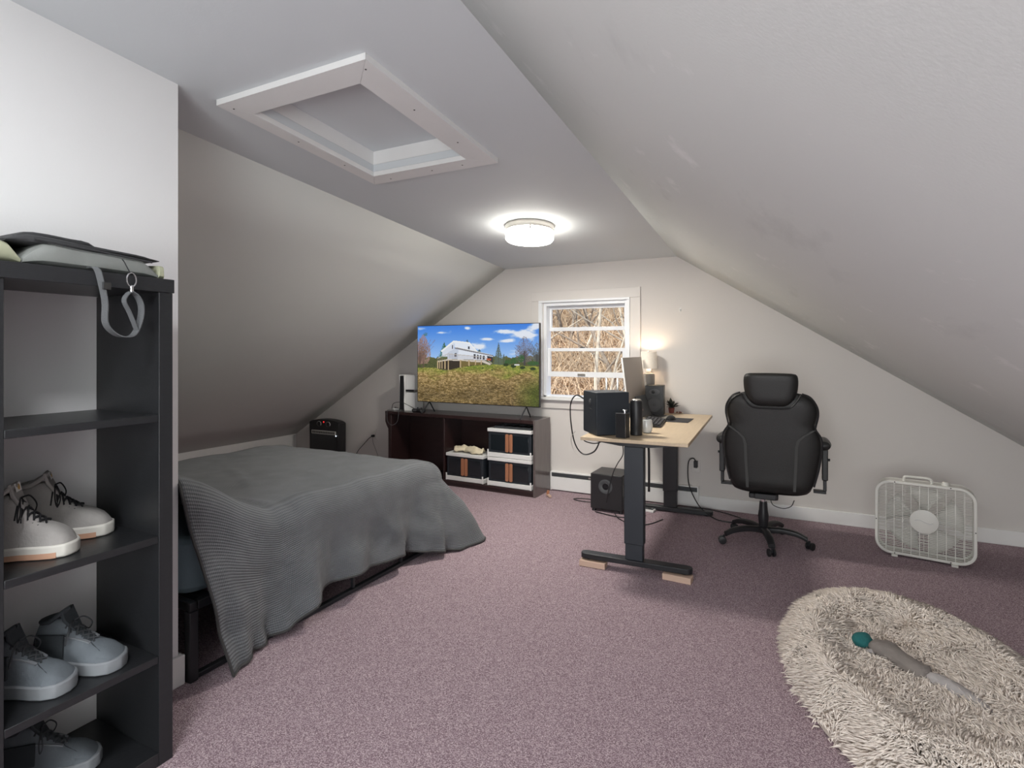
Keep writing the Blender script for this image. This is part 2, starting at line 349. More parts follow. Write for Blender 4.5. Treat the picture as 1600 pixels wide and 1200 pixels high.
# ceiling light
lx, ly = -1.78, 3.80; lz = zc(ly)
cl = thing('ceiling_light', 'round flush ceiling light with nickel rim and glowing drum glass', 'ceiling light', (lx,ly,lz))
cl.rotation_euler = (-math.atan(KC),0,0)
MB().lathe([(.06,-.0005),(.185,-.0005),(.188,-.006),(.184,-.046),(.175,-.050)], 48).build('metal_pan', 'nickel', cl)
MB().lathe([(.172,-.050),(.183,-.054),(.183,-.103),(.174,-.116),(.150,-.121),(0.001,-.123)], 48).build('glass_drum', 'bulb', cl)
MB().lathe([(.1835,-.070),(.1865,-.070),(.1865,-.073),(.1835,-.073),(.1835,-.070)], 48, cap=False).build('rim_band', 'nickel', cl)
lamp('ceiling_light_glow', 'AREA', (lx,ly+.01,lz-.128), 18, (1,.95,.86), (0,0,0), shape='DISK', size=.30)
for k in range(3):
    a = math.radians(-63+120*k); MB().box(.184,.189,-.006,.006,-.076,-.040,TR(rz=a)).build('rim_clip', 'nickel', cl)

# ------------------------------------------------------------------ back window
win = bpy.data.objects.new('window_1', None); COL.objects.link(win); win['kind'] = 'structure'; win.location = (-1.82, YB, .92)
def wbox(name, x0, x1, y0, y1, z0, z1, m='winwhite', bv=.002, lab=None):
    o = MB().box(x0+1.82, x1+1.82, y0, y1, z0-.92, z1-.92).build(name, m, win, bevel=bv)
    if lab: o['label'] = lab
    return o
wbox('casing', -2.384,-1.265,-.018,0,1.905,2.0,'casing'); wbox('casing', -2.384,-2.304,-.018,0,.925,1.904,'casing'); wbox('casing', -1.363,-1.265,-.018,0,.925,1.904,'casing')
wbox('head_trim', -2.304,-1.363,-.03,.0,1.885,1.907); wbox('side_trim', -2.304,-2.268,-.03,0,.925,1.884); wbox('side_trim', -1.39,-1.363,-.03,0,.925,1.884)
wbox('frame_jamb', -2.259,-2.228,.0,.12,.931,1.884); wbox('frame_jamb', -1.417,-1.386,.0,.12,.931,1.884); wbox('frame_head', -2.228,-1.417,.0,.12,1.853,1.884)
wbox('sill', -2.32,-1.345,-.05,.0,.905,.924,'trim'); wbox('apron', -2.31,-1.355,-.016,0,.82,.904,'casing')
wbox('sill', -2.259,-1.386,.0,.13,.931,.948)
def sash(name, y0, y1, x0, x1, z0, z1, rb, rt, st, panes):
    wbox(name, x0, x1, y0, y1, z0, z0+rb); wbox(name, x0, x1, y0, y1, z1-rt, z1)
    wbox('sash_stile', x0, x0+st, y0, y1, z0+rb, z1-rt); wbox('sash_stile', x1-st, x1, y0, y1, z0+rb, z1-rt)
    ym = (y0+y1)/2; wbox('pane', x0+st, x1-st, ym-.002, ym+.002, z0+rb, z1-rt, 'glass', 0)
sash('upper_sash_rail', .075, .10, -2.226, -1.419, 1.60, 1.851, .038, .03, .025, 1)
sash('lower_sash_rail', .03, .06, -2.226, -1.419, 1.137, 1.427, .052, .033, .03, 1)
# storm window behind, open at the bottom
wbox('storm_rail', -2.226,-1.419,.105,.118,1.40,1.415); 
wbox('sash_lift', -1.90,-1.82,.02,.03,1.150,1.172,'nickel',.001); wbox('sash_lock', -1.88,-1.83,.035,.055,1.427,1.437,'black',.001); wbox('sash_lock', -1.88,-1.83,.08,.1,1.60+.038,1.648,'nickel',.001)

# ------------------------------------------------------------------ bookcase
FX = -1.90; BX = -2.285
bc = thing('bookcase', 'black brown open backed cube bookcase at the left edge holding shoes', 'bookcase', (-2.09,.68,0))
def bb(name, x0, x1, y0, y1, z0, z1, m='shelfwood', lab=None):
    o = MB().box(x0+2.09,x1+2.09,y0-.68,y1-.68,z0,z1).build(name, m, bc, bevel=.0015)
bb('side_panel', BX,FX,1.114,1.16,0,1.597); bb('side_panel', BX,FX,.21,.256,0,1.597)
bb('divider', BX+.005,FX-.004,.667,.706,.046,1.597); bb('top_board', BX,FX+.002,.205,1.165,1.598,1.644); bb('bottom_board', BX,FX,.2565,1.1135,0,.045)
for z in (.358,.763,1.172):
    bb('shelf', BX+.003,FX-.003,.7065,1.1135,z-.012,z+.012); bb('shelf', BX+.003,FX-.003,.2565,.6665,z-.012,z+.012)

# shoes
def shoe(name, label, group, loc, rz, L, style):
    t = thing(name, label, 'shoe', loc, rz, group)
    hik = style == 'hiker'
    mu, ms_, ml = ('hiker','hikersole','hikerlace') if hik else ('boot','bootsole','bootlace')
    hw = [(0,.022),(.06,.034),(.25,.037),(.45,.039),(.65,.049),(.8,.050),(.92,.040),(.98,.022),(1,.008)]
    ht = [(0,.100),(.05,.128),(.22,.138),(.34,.140),(.42,.118),(.52,.094),(.65,.074),(.8,.064),(.92,.050),(1,.030)]
    sb = .030 if hik else .024
    def cx(s_): return .008*math.sin(s_*PI)
    rings = []
    NS = 20
    for i in range(NS+1):
        s_ = i/NS; s_ = s_**.9 if s_ > .5 else s_
        w_ = interp(s_, hw); h_ = interp(s_, ht); ring = []
        neck = 1-.28*max(0, 1-s_/.42)**.6 if s_ < .42 else 1
        for k in range(13):
            a = PI*k/12; ca, sa = math.cos(a), math.sin(a)
            yy = w_*math.copysign(abs(ca)**.75, ca); zz = sb+(h_-sb)*abs(sa)**.8
            f = (zz-sb)/(h_-sb+1e-6); yy *= 1-(1-neck)*f-.10*f
            ring.append((s_*L, yy+cx(s_), zz))
        rings.append(ring)
    up = MB().loft(rings, True, True).build('upper', mu, t)
    # sole
    so = []
    poly = [(i/24, interp(i/24, hw)+.005) for i in range(25)]
    out = [(s_*(L+.012)-.006, -w_+cx(s_)) for s_, w_ in poly]+[(s_*(L+.012)-.006, w_+cx(s_)) for s_, w_ in poly[::-1]]
    MB().prism(out, 0.0, sb+.004, 'z').build('sole', ms_, t, bevel=.004)
    if hik:
        cap = MB(); rr = []
        for i in range(7):
            s_ = .80+.205*i/6; w_ = interp(min(s_,1), hw)+.003; h_ = (interp(min(s_,1), ht)+.002)*(.82)
            rr.append([(s_*L, w_*math.copysign(abs(math.cos(PI*k/10))**.75, math.cos(PI*k/10))+cx(s_), sb+(h_-sb)*abs(math.sin(PI*k/10))**.8) for k in range(11)])
        cap.loft(rr).build('toe_cap', mu, t)
        MB().box(.30*L,.56*L,-.018,.018,0,.004,TR((0,cx(.4),.135-.03),0,math.radians(24))).build('tongue', 'hikerdark', t, bevel=.002)
        for sg in (1,-1):
            sd = MB()
            for (s0, s1, z0, z1) in ((.08,.40,.05,.105),):
                pts = [(s0*L, sg*(interp(s0, hw)*.93+.003), z0),(s1*L, sg*(interp(s1, hw)*.95+.003), z0),(s1*L, sg*(interp(s1, hw)*.80+.004), z1),(s0*L, sg*(interp(s0, hw)*.74+.003), z1)]
                sd.add(pts+[(p[0],p[1]-sg*.006,p[2]) for p in pts], [(0,1,2,3),(7,6,5,4),(0,4,5,1),(1,5,6,2),(2,6,7,3),(3,7,4,0)])
            sd.build('side_panel', 'hikerdark', t)
    else:
        o2 = [(p[0], p[1]*1.02) for p in out if p[0] > .28*L and p[0] < .86*L]
        MB().prism(o2, .001, .013, 'z').build('sole_insert', 'gum', t)['label'] = 'tan gum rubber strip of the sole'
    # collar, opening and tongue
    col = MB(); cpts = []
    for k in range(17):
        a = 2*PI*k/16; s_ = .205+.155*math.cos(a); cpts.append((s_*L, .026*math.sin(a)+cx(.2), .137+.006*math.cos(a)+(.014 if not hik else .02)*(math.cos(a) > 0)*math.cos(a)))
    col.tube(cpts, .006, 8, cap=False).build('collar', 'hikerdark' if hik else mu, t)
    MB().add([(p[0],p[1],p[2]-.002) for p in cpts[:16]], [tuple(range(16))]).build('opening', 'hikerdark' if hik else 'seam', t, smooth=False)
    tg = [(.47*L,-.017,.106),(.47*L,.017,.106),(.37*L,.025,.138),(.335*L,.024,.163),(.335*L,-.024,.163),(.37*L,-.025,.138)]
    MB().add([(x,y+cx(.4),z) for x,y,z in tg]+[(x-.008,y+cx(.4),z-.003) for x,y,z in tg], [(0,1,2,3,4,5),(11,10,9,8,7,6)]+[(i,i+6,(i+1)%6+6,(i+1)%6) for i in range(6)]).build('tongue', 'hikerdark' if hik else mu, t, bevel=.002)
    if not hik:
        MB().add([(.364*L,-.018+.008,.1425),(.364*L,.016+.008,.1425),(.340*L,.016+.008,.1605),(.340*L,-.018+.008,.1605)], [(0,1,2,3)], Matrix.Translation((.006,0,.0015))).build('tongue_label', 'white', t, smooth=False)['label'] = 'white square tag with a round gold emblem'
        gm = MB(); ring = [(.352*L+.0072-.24*L*.025/.022*.0-.27*.0065*math.sin(2*PI*k/12), .008+.0075*math.cos(2*PI*k/12), .1535+.0065*math.sin(2*PI*k/12)) for k in range(12)]
        gm.add(ring, [tuple(range(12))]).build('emblem', 'gold', t, smooth=False)
    def sp_(q, y, o_=.0015):
        h_ = interp(q, ht); w_ = interp(q, hw)*.94; f_ = max(0, 1-abs(y/w_)**2.3); return (q*L, y+cx(q), sb+(h_-sb)*f_**.55+o_)
    if hik:
        rg_ = [[sp_(.35+.30*i/8, (-1+2*j/6)*(.024-.008*i/8), .0022) for j in range(7)] for i in range(9)]
        MB().loft(rg_, cap=False, closed=False).build('eyestay', 'hikerdark', t)
        for sg in (1,-1):
            MB().ribbon([sp_(.34+.31*i/8, sg*(.029-.010*i/8), .003) for i in range(9)], (0,1,0), .009, .003).build('lace_band', 'hikersole', t)
            MB().tube([sp_(.62+.25*i/6, sg*(.010+.026*(i/6)**.7), .001) for i in range(7)], .0013, 5).build('stitching', 'hikerdark', t)
    else:
        for sg in (1,-1):
            MB().tube([sp_(.66-.22*i/8, sg*(.012+.026*(i/8)**.8), .0008) for i in range(9)], .0012, 5).build('stitching', 'seam', t)
            for i in range(5): MB().lathe([(.0028,0),(.0028,.0012)], 8, TR(sp_(.40+.055*i, sg*.026, .001))).build('eyelet', 'seam', t)
    # laces criss-crossing over the instep
    lc = [.40,.46,.52,.58,.64] if not hik else [.38,.44,.50,.56,.62]
    for i, s_ in enumerate(lc):
        for sg in (1,-1):
            s2 = s_+.045
            def pt(q, y): 
                h_ = interp(q, ht); w_ = interp(q, hw)
                f = max(0, 1-abs(y/(w_*.9))**2.2); return (q*L, y+cx(q), sb+(h_-sb)*max(.0, f)**.5+.0035)
            lw_ = .030 if not hik else .022
            MB().tube([sp_(s_-.01+(s2-s_+.02)*(u_+1)/2, sg*u_*lw_*(1-.12*i), .0035) for u_ in (-1,-.66,-.33,0,.33,.66,1)], .0030, 5).build('lace', ml, t)
    for sg in (1,-1):
        MB().tube(spline([(.42*L,sg*.003,.130),(.46*L,sg*.03,.128),(.50*L,sg*.052,.104),(.47*L,sg*.05,.086),(.44*L,sg*.036,.10),(.42*L,sg*.004,.128)],5), .002, 5).build('bow_loop', ml, t)
    t.scale = (1,1.12,1.2) if hik else (1,1.15,1.38)
    return t
shoe('work_boot', 'pale grey lace up boot nearer the camera on the middle shelf', 'pale boots', (-2.14,.735,.7765), math.radians(50), .235, 'work')
shoe('work_boot', 'pale grey lace up boot nearer the wall on the middle shelf', 'pale boots', (-2.235,.845,.7765), math.radians(59), .265, 'work')
shoe('hiking_shoe', 'dark grey hiking shoe on the lower shelf beside the divider', 'hiking shoes', (-2.16,.745,.3715), math.radians(34), .25, 'hiker')
shoe('hiking_shoe', 'dark grey hiking shoe on the lower shelf nearer the side panel', 'hiking shoes', (-2.165,.886,.3715), math.radians(32), .26, 'hiker')
# dark shoe on the lowest shelf, mostly hidden
shoe('hiking_shoe', 'dark shoe standing in the lowest cubby of the bookcase', 'hiking shoes', (-2.2,.80,.0465), math.radians(50), .26, 'hiker')

# bag lying on the bookcase
bag = thing('bag', 'flat grey green nylon bag with a black flap lying on the bookcase top', 'bag', (-2.07,.8,1.6445))
def pillow(x0,x1,y0,y1,z0,z1,ny=14,bulge=.5,top=lambda y:0, wob=.004):
    rings = []
    for i in range(ny+1):
        t = i/ny; y = y0+(y1-y0)*t; e_ = min(1, min(t,1-t)*7)**.5; e_ = max(e_, .25)
        zc_ = z0; zt = z0+(z1-z0+top(y))*e_; xm = (x0+x1)/2; hx = (x1-x0)/2*(.93+.07*e_); ring = []
        for k in range(16):
            a = 2*PI*k/16; ca, sa = math.cos(a), math.sin(a)
            ring.append((xm+hx*math.copysign(abs(ca)**.35, ca)+wob*noise.noise((y*14,k*.7,z0)), y, (zc_+zt)/2+(zt-zc_)/2*math.copysign(abs(sa)**.5, sa)+wob*.8*noise.noise((y*11,k,3))*(sa > -.1)))
        rings.append(ring)
    return rings
R_ = lambda rs, dy=-.8: [[(x, y, z) for x,y,z in r] for r in rs]
MB().loft(pillow(-.12,.155,-.045,.325,.002,.062,16,top=lambda y: .012-.05*y)).build('bag_body', 'bag', bag)
MB().loft(pillow(-.13,.150,-.33,-.048,.002,.070,10)).build('end_pocket', 'bagolive', bag)['label'] = 'olive end pocket'
MB().loft(pillow(.02,.150,.3255,.345,.002,.048,6)).build('end_pocket', 'bagolive', bag)['label'] = 'olive end corner'
MB().loft(pillow(-.14,.145,-.08,.335,.060,.080,16,top=lambda y: .010-.06*y)).build('flap', 'bagblack', bag)['label'] = 'black folded flap'
MB().loft(pillow(-.14,.10,-.04,.16,.082,.105,10,top=lambda y: -.03*y)).build('pocket_panel', 'bagblack', bag)
MB().loft(pillow(-.14,.06,-.33,-.06,.072,.098,10)).build('pocket_panel', 'bagblack', bag)
MB().tube(spline([(.150,-.02,.074),(.157,.08,.067),(.157,.18,.060),(.154,.30,.052)]), .0035, 6).build('piping', 'bagblack', bag)
def bagp(x,y,z): return (x+2.07, y-.8, z-1.6445)
MB().ribbon([bagp(*p) for p in spline([(-1.925,.915,1.655),(-1.888,.918,1.652),(-1.880,.925,1.628),(-1.876,.938,1.55),(-1.876,.938,1.49),(-1.876,.955,1.460),(-1.876,.985,1.444),(-1.876,1.02,1.452),(-1.876,1.040,1.50),(-1.876,1.043,1.545),(-1.876,1.030,1.575),(-1.876,1.012,1.588)],5)], (1,.35,0), .022, .003).build('strap', 'strap', bag)
MB().ribbon([bagp(*p) for p in spline([(-1.874,1.03,1.462),(-1.872,1.006,1.52),(-1.872,.990,1.556),(-1.872,1.0,1.58),(-1.872,1.012,1.588)],5)], (1,.35,0), .016, .003).build('strap', 'strap', bag)
MB().box(-.014,.014,-.003,.003,-.012,.012,TR(bagp(-1.870,.940,1.598),0,0,math.radians(110))).build('buckle', 'black', bag, bevel=.002)
MB().tube([bagp(-1.872,1.012+.014*math.cos(2*PI*k/20),1.625+.022*math.sin(2*PI*k/20)) for k in range(21)], .0022, 6, cap=False).build('metal_ring', 'chrome', bag)
MB().lathe([(.004,-.012),(.006,-.006),(.005,0),(.007,.008),(.003,.012)], 12, TR(bagp(-1.872,1.012,1.596))).build('swivel_clip', 'chrome', bag)
cable('cord_loop', [bagp(-1.90,1.0,1.69), bagp(-1.880,.995,1.68), bagp(-1.873,1.008,1.648)], .0018, '', 'black', parent=bag)

# ------------------------------------------------------------------ bed: frame, mattress, blanket
bed = thing('bed_frame', 'low black metal platform bed frame under the grey blanket', 'bed', (-3.05,2.4,0))
def bp_(name, x0,x1,y0,y1,z0,z1,bv=.003,m='blackm'): return MB().box(x0+3.05,x1+3.05,y0-2.4,y1-2.4,z0,z1).build(name, m, bed, bevel=bv)
for x in (-2.285,-3.80): bp_('side_rail', x,x+.03,1.485,3.30,.298,.335); bp_('floor_rail', x,x+.03,1.485,3.30,.004,.026)
for y in (1.45,3.30): bp_('end_rail', -3.80,-2.255,y,y+.03,.298,.335)
bp_('end_rail', -3.77,-2.29,1.45,1.48,.004,.026)
for x in (-2.29,-3.80):
    for y in (1.446,3.31): bp_('leg', x,x+.04,y,y+.038,0,.297)
for y in (1.98,2.42,2.86):
    bp_('strut', -2.28,-2.262,y,y+.018,.027,.297,.001); bp_('strut', -3.79,-3.772,y,y+.018,.027,.297,.001)
for k in range(12): bp_('slat', -3.768,-2.287,1.52+.15*k,1.58+.15*k,.305,.325,.001)
mt = MB().prism(rrect(1.47,1.80,.09,5,-3.05+.0,2.365), .336, .585, 'z').build('mattress', 'mattress', bevel=.03)
tag(mt, 'pale blue grey mattress showing beside the partition under the blanket', 'mattress')
# blanket
X1, Y1, Y0, X0 = -2.24, 3.38, 1.435, -3.86; RR = .13
def T_(x, y):
    z = .615+.022*noise.noise((x*1.6,y*1.6,1.0))+.008*noise.noise((x*5,y*4,2))
    z += .27*math.exp(-((y-1.40)/.30)**2)*math.exp(-((x+2.38)/.27)**2)
    z += .05*math.exp(-((y-1.40)/.30)**2)*(1-math.exp(-((x+2.38)/.27)**2))
    z += .020*math.exp(-((y-2.02-.45*(x+2.2))/.05)**2)*math.exp(-((x+2.45)/.2)**2)
    z -= .04*math.exp(-((y-1.92)/.09)**2)*math.exp(-((x+2.33)/.12)**2)
    z -= .018*math.exp(-((y-3.28)/.15)**2)
    z += .014*math.exp(-((y-2.75+.9*(x+2.6))/.05)**2)*math.exp(-((x+2.7)/.4)**2)+.010*math.exp(-((y-2.2+.5*(x+2.9))/.04)**2)*math.exp(-((x+3.0)/.4)**2)+.006*noise.noise((x*9,y*7,5))
    return z
hemz = [(1.40,.010),(1.62,.010),(1.80,.03),(1.95,.075),(2.10,.125),(2.4,.14),(2.75,.12),(3.0,.06),(3.3,.014),(5,.014)]
def hang(bx, by, dx, dy, sp, q):
    """point on the hanging part: edge base point (bx,by), outward (dx,dy), perimeter sp, q 0..1 down"""
    te = T_(bx, min(by, Y1)); hz = interp(sp, hemz); hz += .008*math.sin(sp*9)
    Dt = te-hz; D = q*Dt
    flare = .10+.48*min(1, max(0, (sp-2.95)/.45))
    out = RR*math.sqrt(max(0, 1-(1-min(D,RR)/RR)**2)) if D < RR else RR+flare*(D-RR)*(1+.5*max(0,1-(D-RR)/.45)*(sp > 3.0))
    f = max(0, D-RR*.6)
    ha = min(1, .25+2.2*max(0, sp-1.45))
    fold = ha*(.040*math.sin(sp*14+2.6*math.sin(sp*2.3)+1.2*q)*f/.5*(.35+.8*q)+.018*math.sin(sp*33+3*math.sin(sp*4))*f/.5*q*q)+.03*noise.noise((sp*4,q*2.5,4))*min(1,f*4)+.012*noise.noise((sp*13,q*6,8))*min(1,f*4)
    if q > .8 and sp < 1.9: out += .03*(q-.8)/.2*max(0, (1.9-sp)/.45)
    out += fold
    if D > RR: out = max(out, RR*.55+.02)
    sh = (-.035+.155*q)*max(0, 1-(sp-Y0)/.55) if q > 0 else 0
    out = max(out, 0) if q > 0 else 0
    return (bx+dx*out, by+dy*out+sh*min(1, D/.08), max(te-D, .012))
NQ = 40; NA = 44
rows = []
peri = [('s', Y0+(Y1-RR-Y0)*i/96) for i in range(97)]+[('c', (i+1)/15) for i in range(14)]+[('e', X1-RR-(X1-RR-X0)*i/50) for i in range(51)]
# side+corner+foot skirt
vs = []; fs = []; uvs = []
for kind, t in peri:
    for j in range(NQ+1):
        q = (j/NQ)**1.2
        if kind == 's': p = hang(X1-RR, t, 1, 0, t, q); s_ = t
        elif kind == 'c': a = t*PI/2; s_ = Y1-RR+a*.22; p = hang(X1-RR, Y1-RR, math.cos(a), math.sin(a), s_, q)
        else: s_ = Y1-RR+PI/2*.22+(X1-RR-t); p = hang(t, Y1-RR, 0, 1, s_, q)
        vs.append(p); uvs.append((s_, -q*.62))
n_ = NQ+1
for i in range(len(peri)-1):
    for j in range(NQ): a = i*n_+j; fs.append((a, a+1, a+n_+1, a+n_))
# top
base = len(vs); TX = 60
ys = [Y0+(Y1-RR-Y0)*i/96 for i in range(97)]
for y in ys:
    for j in range(TX+1):
        x = X1-RR-(X1-RR-X0)*j/TX; vs.append((x, y, T_(x, y))); uvs.append((y, (X1-RR-x)))
for i in range(96):
    for j in range(TX): a = base+i*(TX+1)+j; fs.append((a, a+1, a+TX+2, a+TX+1))
# far side short hang
base2 = len(vs)
for y in ys:
    for j in range(7):
        q = j/6; vs.append((X0-.02-.05*q, y, T_(X0, y)-.02-.30*q)); uvs.append((y, 1.6+q*.3))
for i in range(96):
    for j in range(6): a = base2+i*7+j; fs.append((a, a+1, a+8, a+7))
    fs.append((base+i*(TX+1)+TX, base2+i*7, base2+(i+1)*7, base+(i+1)*(TX+1)+TX))
me = bpy.data.meshes.new('blanket'); me.from_pydata(vs, [], fs); uvl = me.uv_layers.new(name='UVMap')
li = np.empty(len(me.loops), dtype=np.int32); me.loops.foreach_get('vertex_index', li); uvl.data.foreach_set('uv', np.array(uvs)[li].astype(np.float32).ravel())
bm = bmesh.new(); bm.from_mesh(me); bmesh.ops.remove_doubles(bm, verts=bm.verts, dist=.0008); bmesh.ops.recalc_face_normals(bm, faces=bm.faces); bm.to_mesh(me); bm.free()
me.polygons.foreach_set('use_smooth', [True]*len(me.polygons)); me.materials.append(M['knit'])
bl = bpy.data.objects.new('blanket', me); COL.objects.link(bl); tag(bl, 'charcoal grey knitted blanket spread over the bed and trailing to the carpet', 'blanket')
sd = bl.modifiers.new('solid', 'SOLIDIFY'); sd.thickness = .008; sd.offset = 0
# rolled ribbed hem border on the hanging edge
hp = []
for kind, t in peri:
    if kind == 's': hp.append(hang(X1-RR, t, 1, 0, t, 1))
    elif kind == 'c': a = t*PI/2; hp.append(hang(X1-RR, Y1-RR, math.cos(a), math.sin(a), Y1-RR+a*.22, 1))
    else: hp.append(hang(t, Y1-RR, 0, 1, Y1-RR+PI/2*.22+(X1-RR-t), 1))
hb = MB().tube([(x,y,z) for x,y,z in hp], .0075, 6); hm = hb.build('hem', 'seam', bl)
hp2 = [hang(X1-RR, Y0, 1, 0, Y0, (j/NQ)**1.2) for j in range(NQ+1)]
MB().tube(hp2, .0065, 6).build('hem', 'seam', bl)

# ------------------------------------------------------------------ tower heater behind the bed
ht_ = thing('space_heater', 'black electric heater with arched top standing behind the bed', 'heater', (-5.095,5.0,0))
arch = [(-.24,0),(.24,0),(.245,.515)]+[(.245*math.cos(a), .515+.045*math.sin(a)) for a in [k*PI/14 for k in range(1,14)]]+[(-.245,.515)]
MB().prism(arch, -.05, .07, 'y').build('housing', 'black', ht_, bevel=.01)
MB().box(-.20,.20,-.056,-.050,.38,.425).build('outlet_bezel', 'offwhite', ht_, bevel=.002)
for k in range(22): MB().box(-.185+.017*k,-.185+.017*k+.010,-.059,-.0565,.387,.418).build('vent_slot', 'seam', ht_)
MB().prism([(-.205,.03),(.205,.03),(.205,.37),(-.205,.37)], -.054, -.0505, 'y').build('front_panel', 'shelfwood', ht_)['label'] = 'dark wood grain front panel'
for x in (-.075,.075):
    MB().lathe([(.030,0),(.030,.006),(.026,.010)], 20, TR((x,-.051,.505),PI/2)).build('knob', 'black', ht_)
    MB().tube([(x+.032*math.cos(a),-.0535,.505+.032*math.sin(a)*.9) for a in [k*2*PI/20-.6 for k in range(17)]], .003, 5).build('dial_mark', 'white', ht_)
MB().lathe([(.006,0),(.006,.003)], 10, TR((0,-.051,.530),PI/2)).build('indicator_light', 'led', ht_)
MB().lathe([(.006,0),(.006,.003)], 10, TR((.205,-.0565,.372),PI/2)).build('indicator_light', 'whiteled', ht_)

def outlet(x, z, label):
    t = thing('wall_outlet', label, 'outlet', (x, YB, z))
    MB().box(-.035,.035,-.006,-.0005,-.057,.057).build('cover_plate', 'casing', t, bevel=.002)
    for dz in (-.022,.022):
        MB().lathe([(.0165,0),(.0165,.002)], 16, TR((0,-.0062,dz),PI/2)).build('socket', 'offwhite', t)
        for dx in (-.006,.006): MB().box(dx-.001,dx+.001,-.0092,-.0085,dz-.004,dz+.006).build('slot', 'black', t)
    return t
outlet(-4.475,.40,'wall outlet between the bed and the dark cabinet'); outlet(-.764,.365,'wall outlet between the desk and the office chair')
pc_ = thing('mains_lead', 'black plug and cord in the outlet left of the cabinet', 'cord', (-4.475,YB-.008,.378))
MB().box(-.014,.014,-.040,-.002,-.012,.014).build('plug', 'black', pc_, bevel=.003)
cable('cord', [(0,-.035,0),(-.04,-.05,-.03),(-.10,-.07,-.10),(-.17,-.09,-.18),(-.24,-.10,-.30),(-.30,-.11,-.37)], .004, '', parent=pc_)
cable('thin_cable', [(-4.47,5.11,.37),(-4.44,5.09,.30),(-4.38,5.08,.20),(-4.34,5.10,.05),(-4.36,5.09,.006)], .002, 'thin grey wire below the left outlet', 'strap')

# ------------------------------------------------------------------ cabinet under the television
DR = math.radians(-1.5)
dr = thing('tv_cabinet', 'low dark cherry open cabinet under the television', 'cabinet', (-3.09,4.955,0), DR)
W2 = .925; D0, D1 = -.175, .165
def db(name, x0,x1,y0,y1,z0,z1,m='cherry',bv=.003,parent=None): return MB().box(x0,x1,y0,y1,z0,z1).build(name, m, parent or dr, bevel=bv)
db('top_board', -W2, W2-.0225, D0-.004, D1, .700, .734)
db('side_panel', W2-.022, W2, D0-.004, D1, 0, .734, 'cherrysheen')['label'] = 'end panel with grey sheen painted in'
db('side_panel', -W2+.055, -W2+.085, D0, D1, 0, .699)
MB().prism([(-W2,.699),(-W2,.62),(-W2+.02,.575),(-W2+.042,.54),(-W2+.045,.50),(-W2+.045,0),(-W2+.0545,0),(-W2+.0545,.699)], D0, D0+.08, 'y').build('corbel', 'cherry', dr)
db('bottom_board', -W2+.0855, W2-.0225, D0, D1, .035, .060); db('toe_rail', -W2+.0855, W2-.0225, D0+.01, D0+.025, 0, .034)
db('back_board', -W2+.0855, W2-.0225, D1-.012, D1, .061, .699)
db('divider', -.145, -.128, D0+.002, D1-.013, .061, .699)
# storage bins inside
def bin_(label, cx, z0, w_, loc_y=-.03, lidz=True):
    c0, s0 = math.cos(DR), math.sin(DR); x = -3.09+c0*cx-s0*loc_y; y = 4.955+s0*cx+c0*loc_y
    t = thing('storage_bin', label, 'storage bin', (x,y,z0), DR, 'smoky drawers in the cabinet')
    w2 = w_/2; H = .285
    MB().box(-w2,w2,-.135,.13,.0005,.045).build('base_tray', 'white', t, bevel=.004)
    for sx in (-1,1): MB().box(sx*w2-.016*(sx>0),sx*w2+.016*(sx<0),-.142,-.136,.0,.075).build('corner_tab', 'white', t, bevel=.002)
    MB().box(-w2+.008,w2-.008,-.128,.125,.0455,.2495).build('bin_body', 'navy', t, bevel=.004)
    MB().box(-w2+.035,-.040,-.133,-.1285,.068,.225).build('door_pane', 'smoke', t, bevel=.002); MB().box(.040,w2-.035,-.133,-.1285,.068,.225).build('door_pane', 'smoke', t, bevel=.002)
    for sx in (-1,1): MB().prism(rrect(.036,.176,.012,4,sx*.0215,.148), -.142, -.1335, 'y').build('door_handle', 'brown', t, bevel=.002)['label'] = 'tan leather look pull tab'
    MB().box(-w2,w2,-.14,.13,.250,.283).build('lid_rim', 'white', t, bevel=.004)
    return t
bin_('smoky storage drawer on the cabinet floor left of the stacked pair', .115, .062, .455)
bin_('smoky storage drawer at the bottom of the stacked pair', .635, .062, .49)
bin_('smoky storage drawer on top of the stacked pair', .635, .348, .49)
def dl(cx, cy): return (-3.09+math.cos(DR)*cx-math.sin(DR)*cy, 4.955+math.sin(DR)*cx+math.cos(DR)*cy)
# folded cream cloths on the left bin
for i, (cx_, cy_, w_, rz_, z_) in enumerate(((.02,-.06,.16,.5,0),(.16,-.07,.17,-.4,0),(.235,-.09,.12,.3,.0))):
    x_, y_ = dl(cx_, cy_); vs = []; fs = []; n1, n2 = 10, 6
    for a in range(n1+1):
        for b_ in range(n2+1):
            u_, v_ = a/n1-.5, b_/n2-.5
            vs.append((u_*w_, v_*.12, .012+.05*(math.cos(v_*PI)**.6 if abs(v_) < .499 else 0)*(1-.5*abs(u_))*(.5+.6*noise.noise((u_*3+i*5,v_*4,i))+.4)+.012*noise.noise((u_*9,v_*9,i))))
    for a in range(n1):
        for b_ in range(n2): k = a*(n2+1)+b_; fs.append((k,k+1,k+n2+2,k+n2+1))
    o = MB().add(vs, fs).build('folded_cloth', 'cream', smooth=True); o.modifiers.new('s','SOLIDIFY').thickness = .006; o.modifiers['s'].offset = 1
    o.location = (x_, y_, .3475); o.rotation_euler = (0,0,rz_+DR)
    tag(o, ['leftmost crumpled cream cloth on the lower left bin','middle crumpled cream cloth on the lower left bin','rightmost crumpled cream cloth on the lower left bin'][i], 'cloth', 'cream cloths on the bin')
x_, y_ = dl(.655,-.03)
tr_ = thing('tray', 'dark shallow tray of odds and ends on the top bin', 'tray', (x_,y_,.6325), DR)
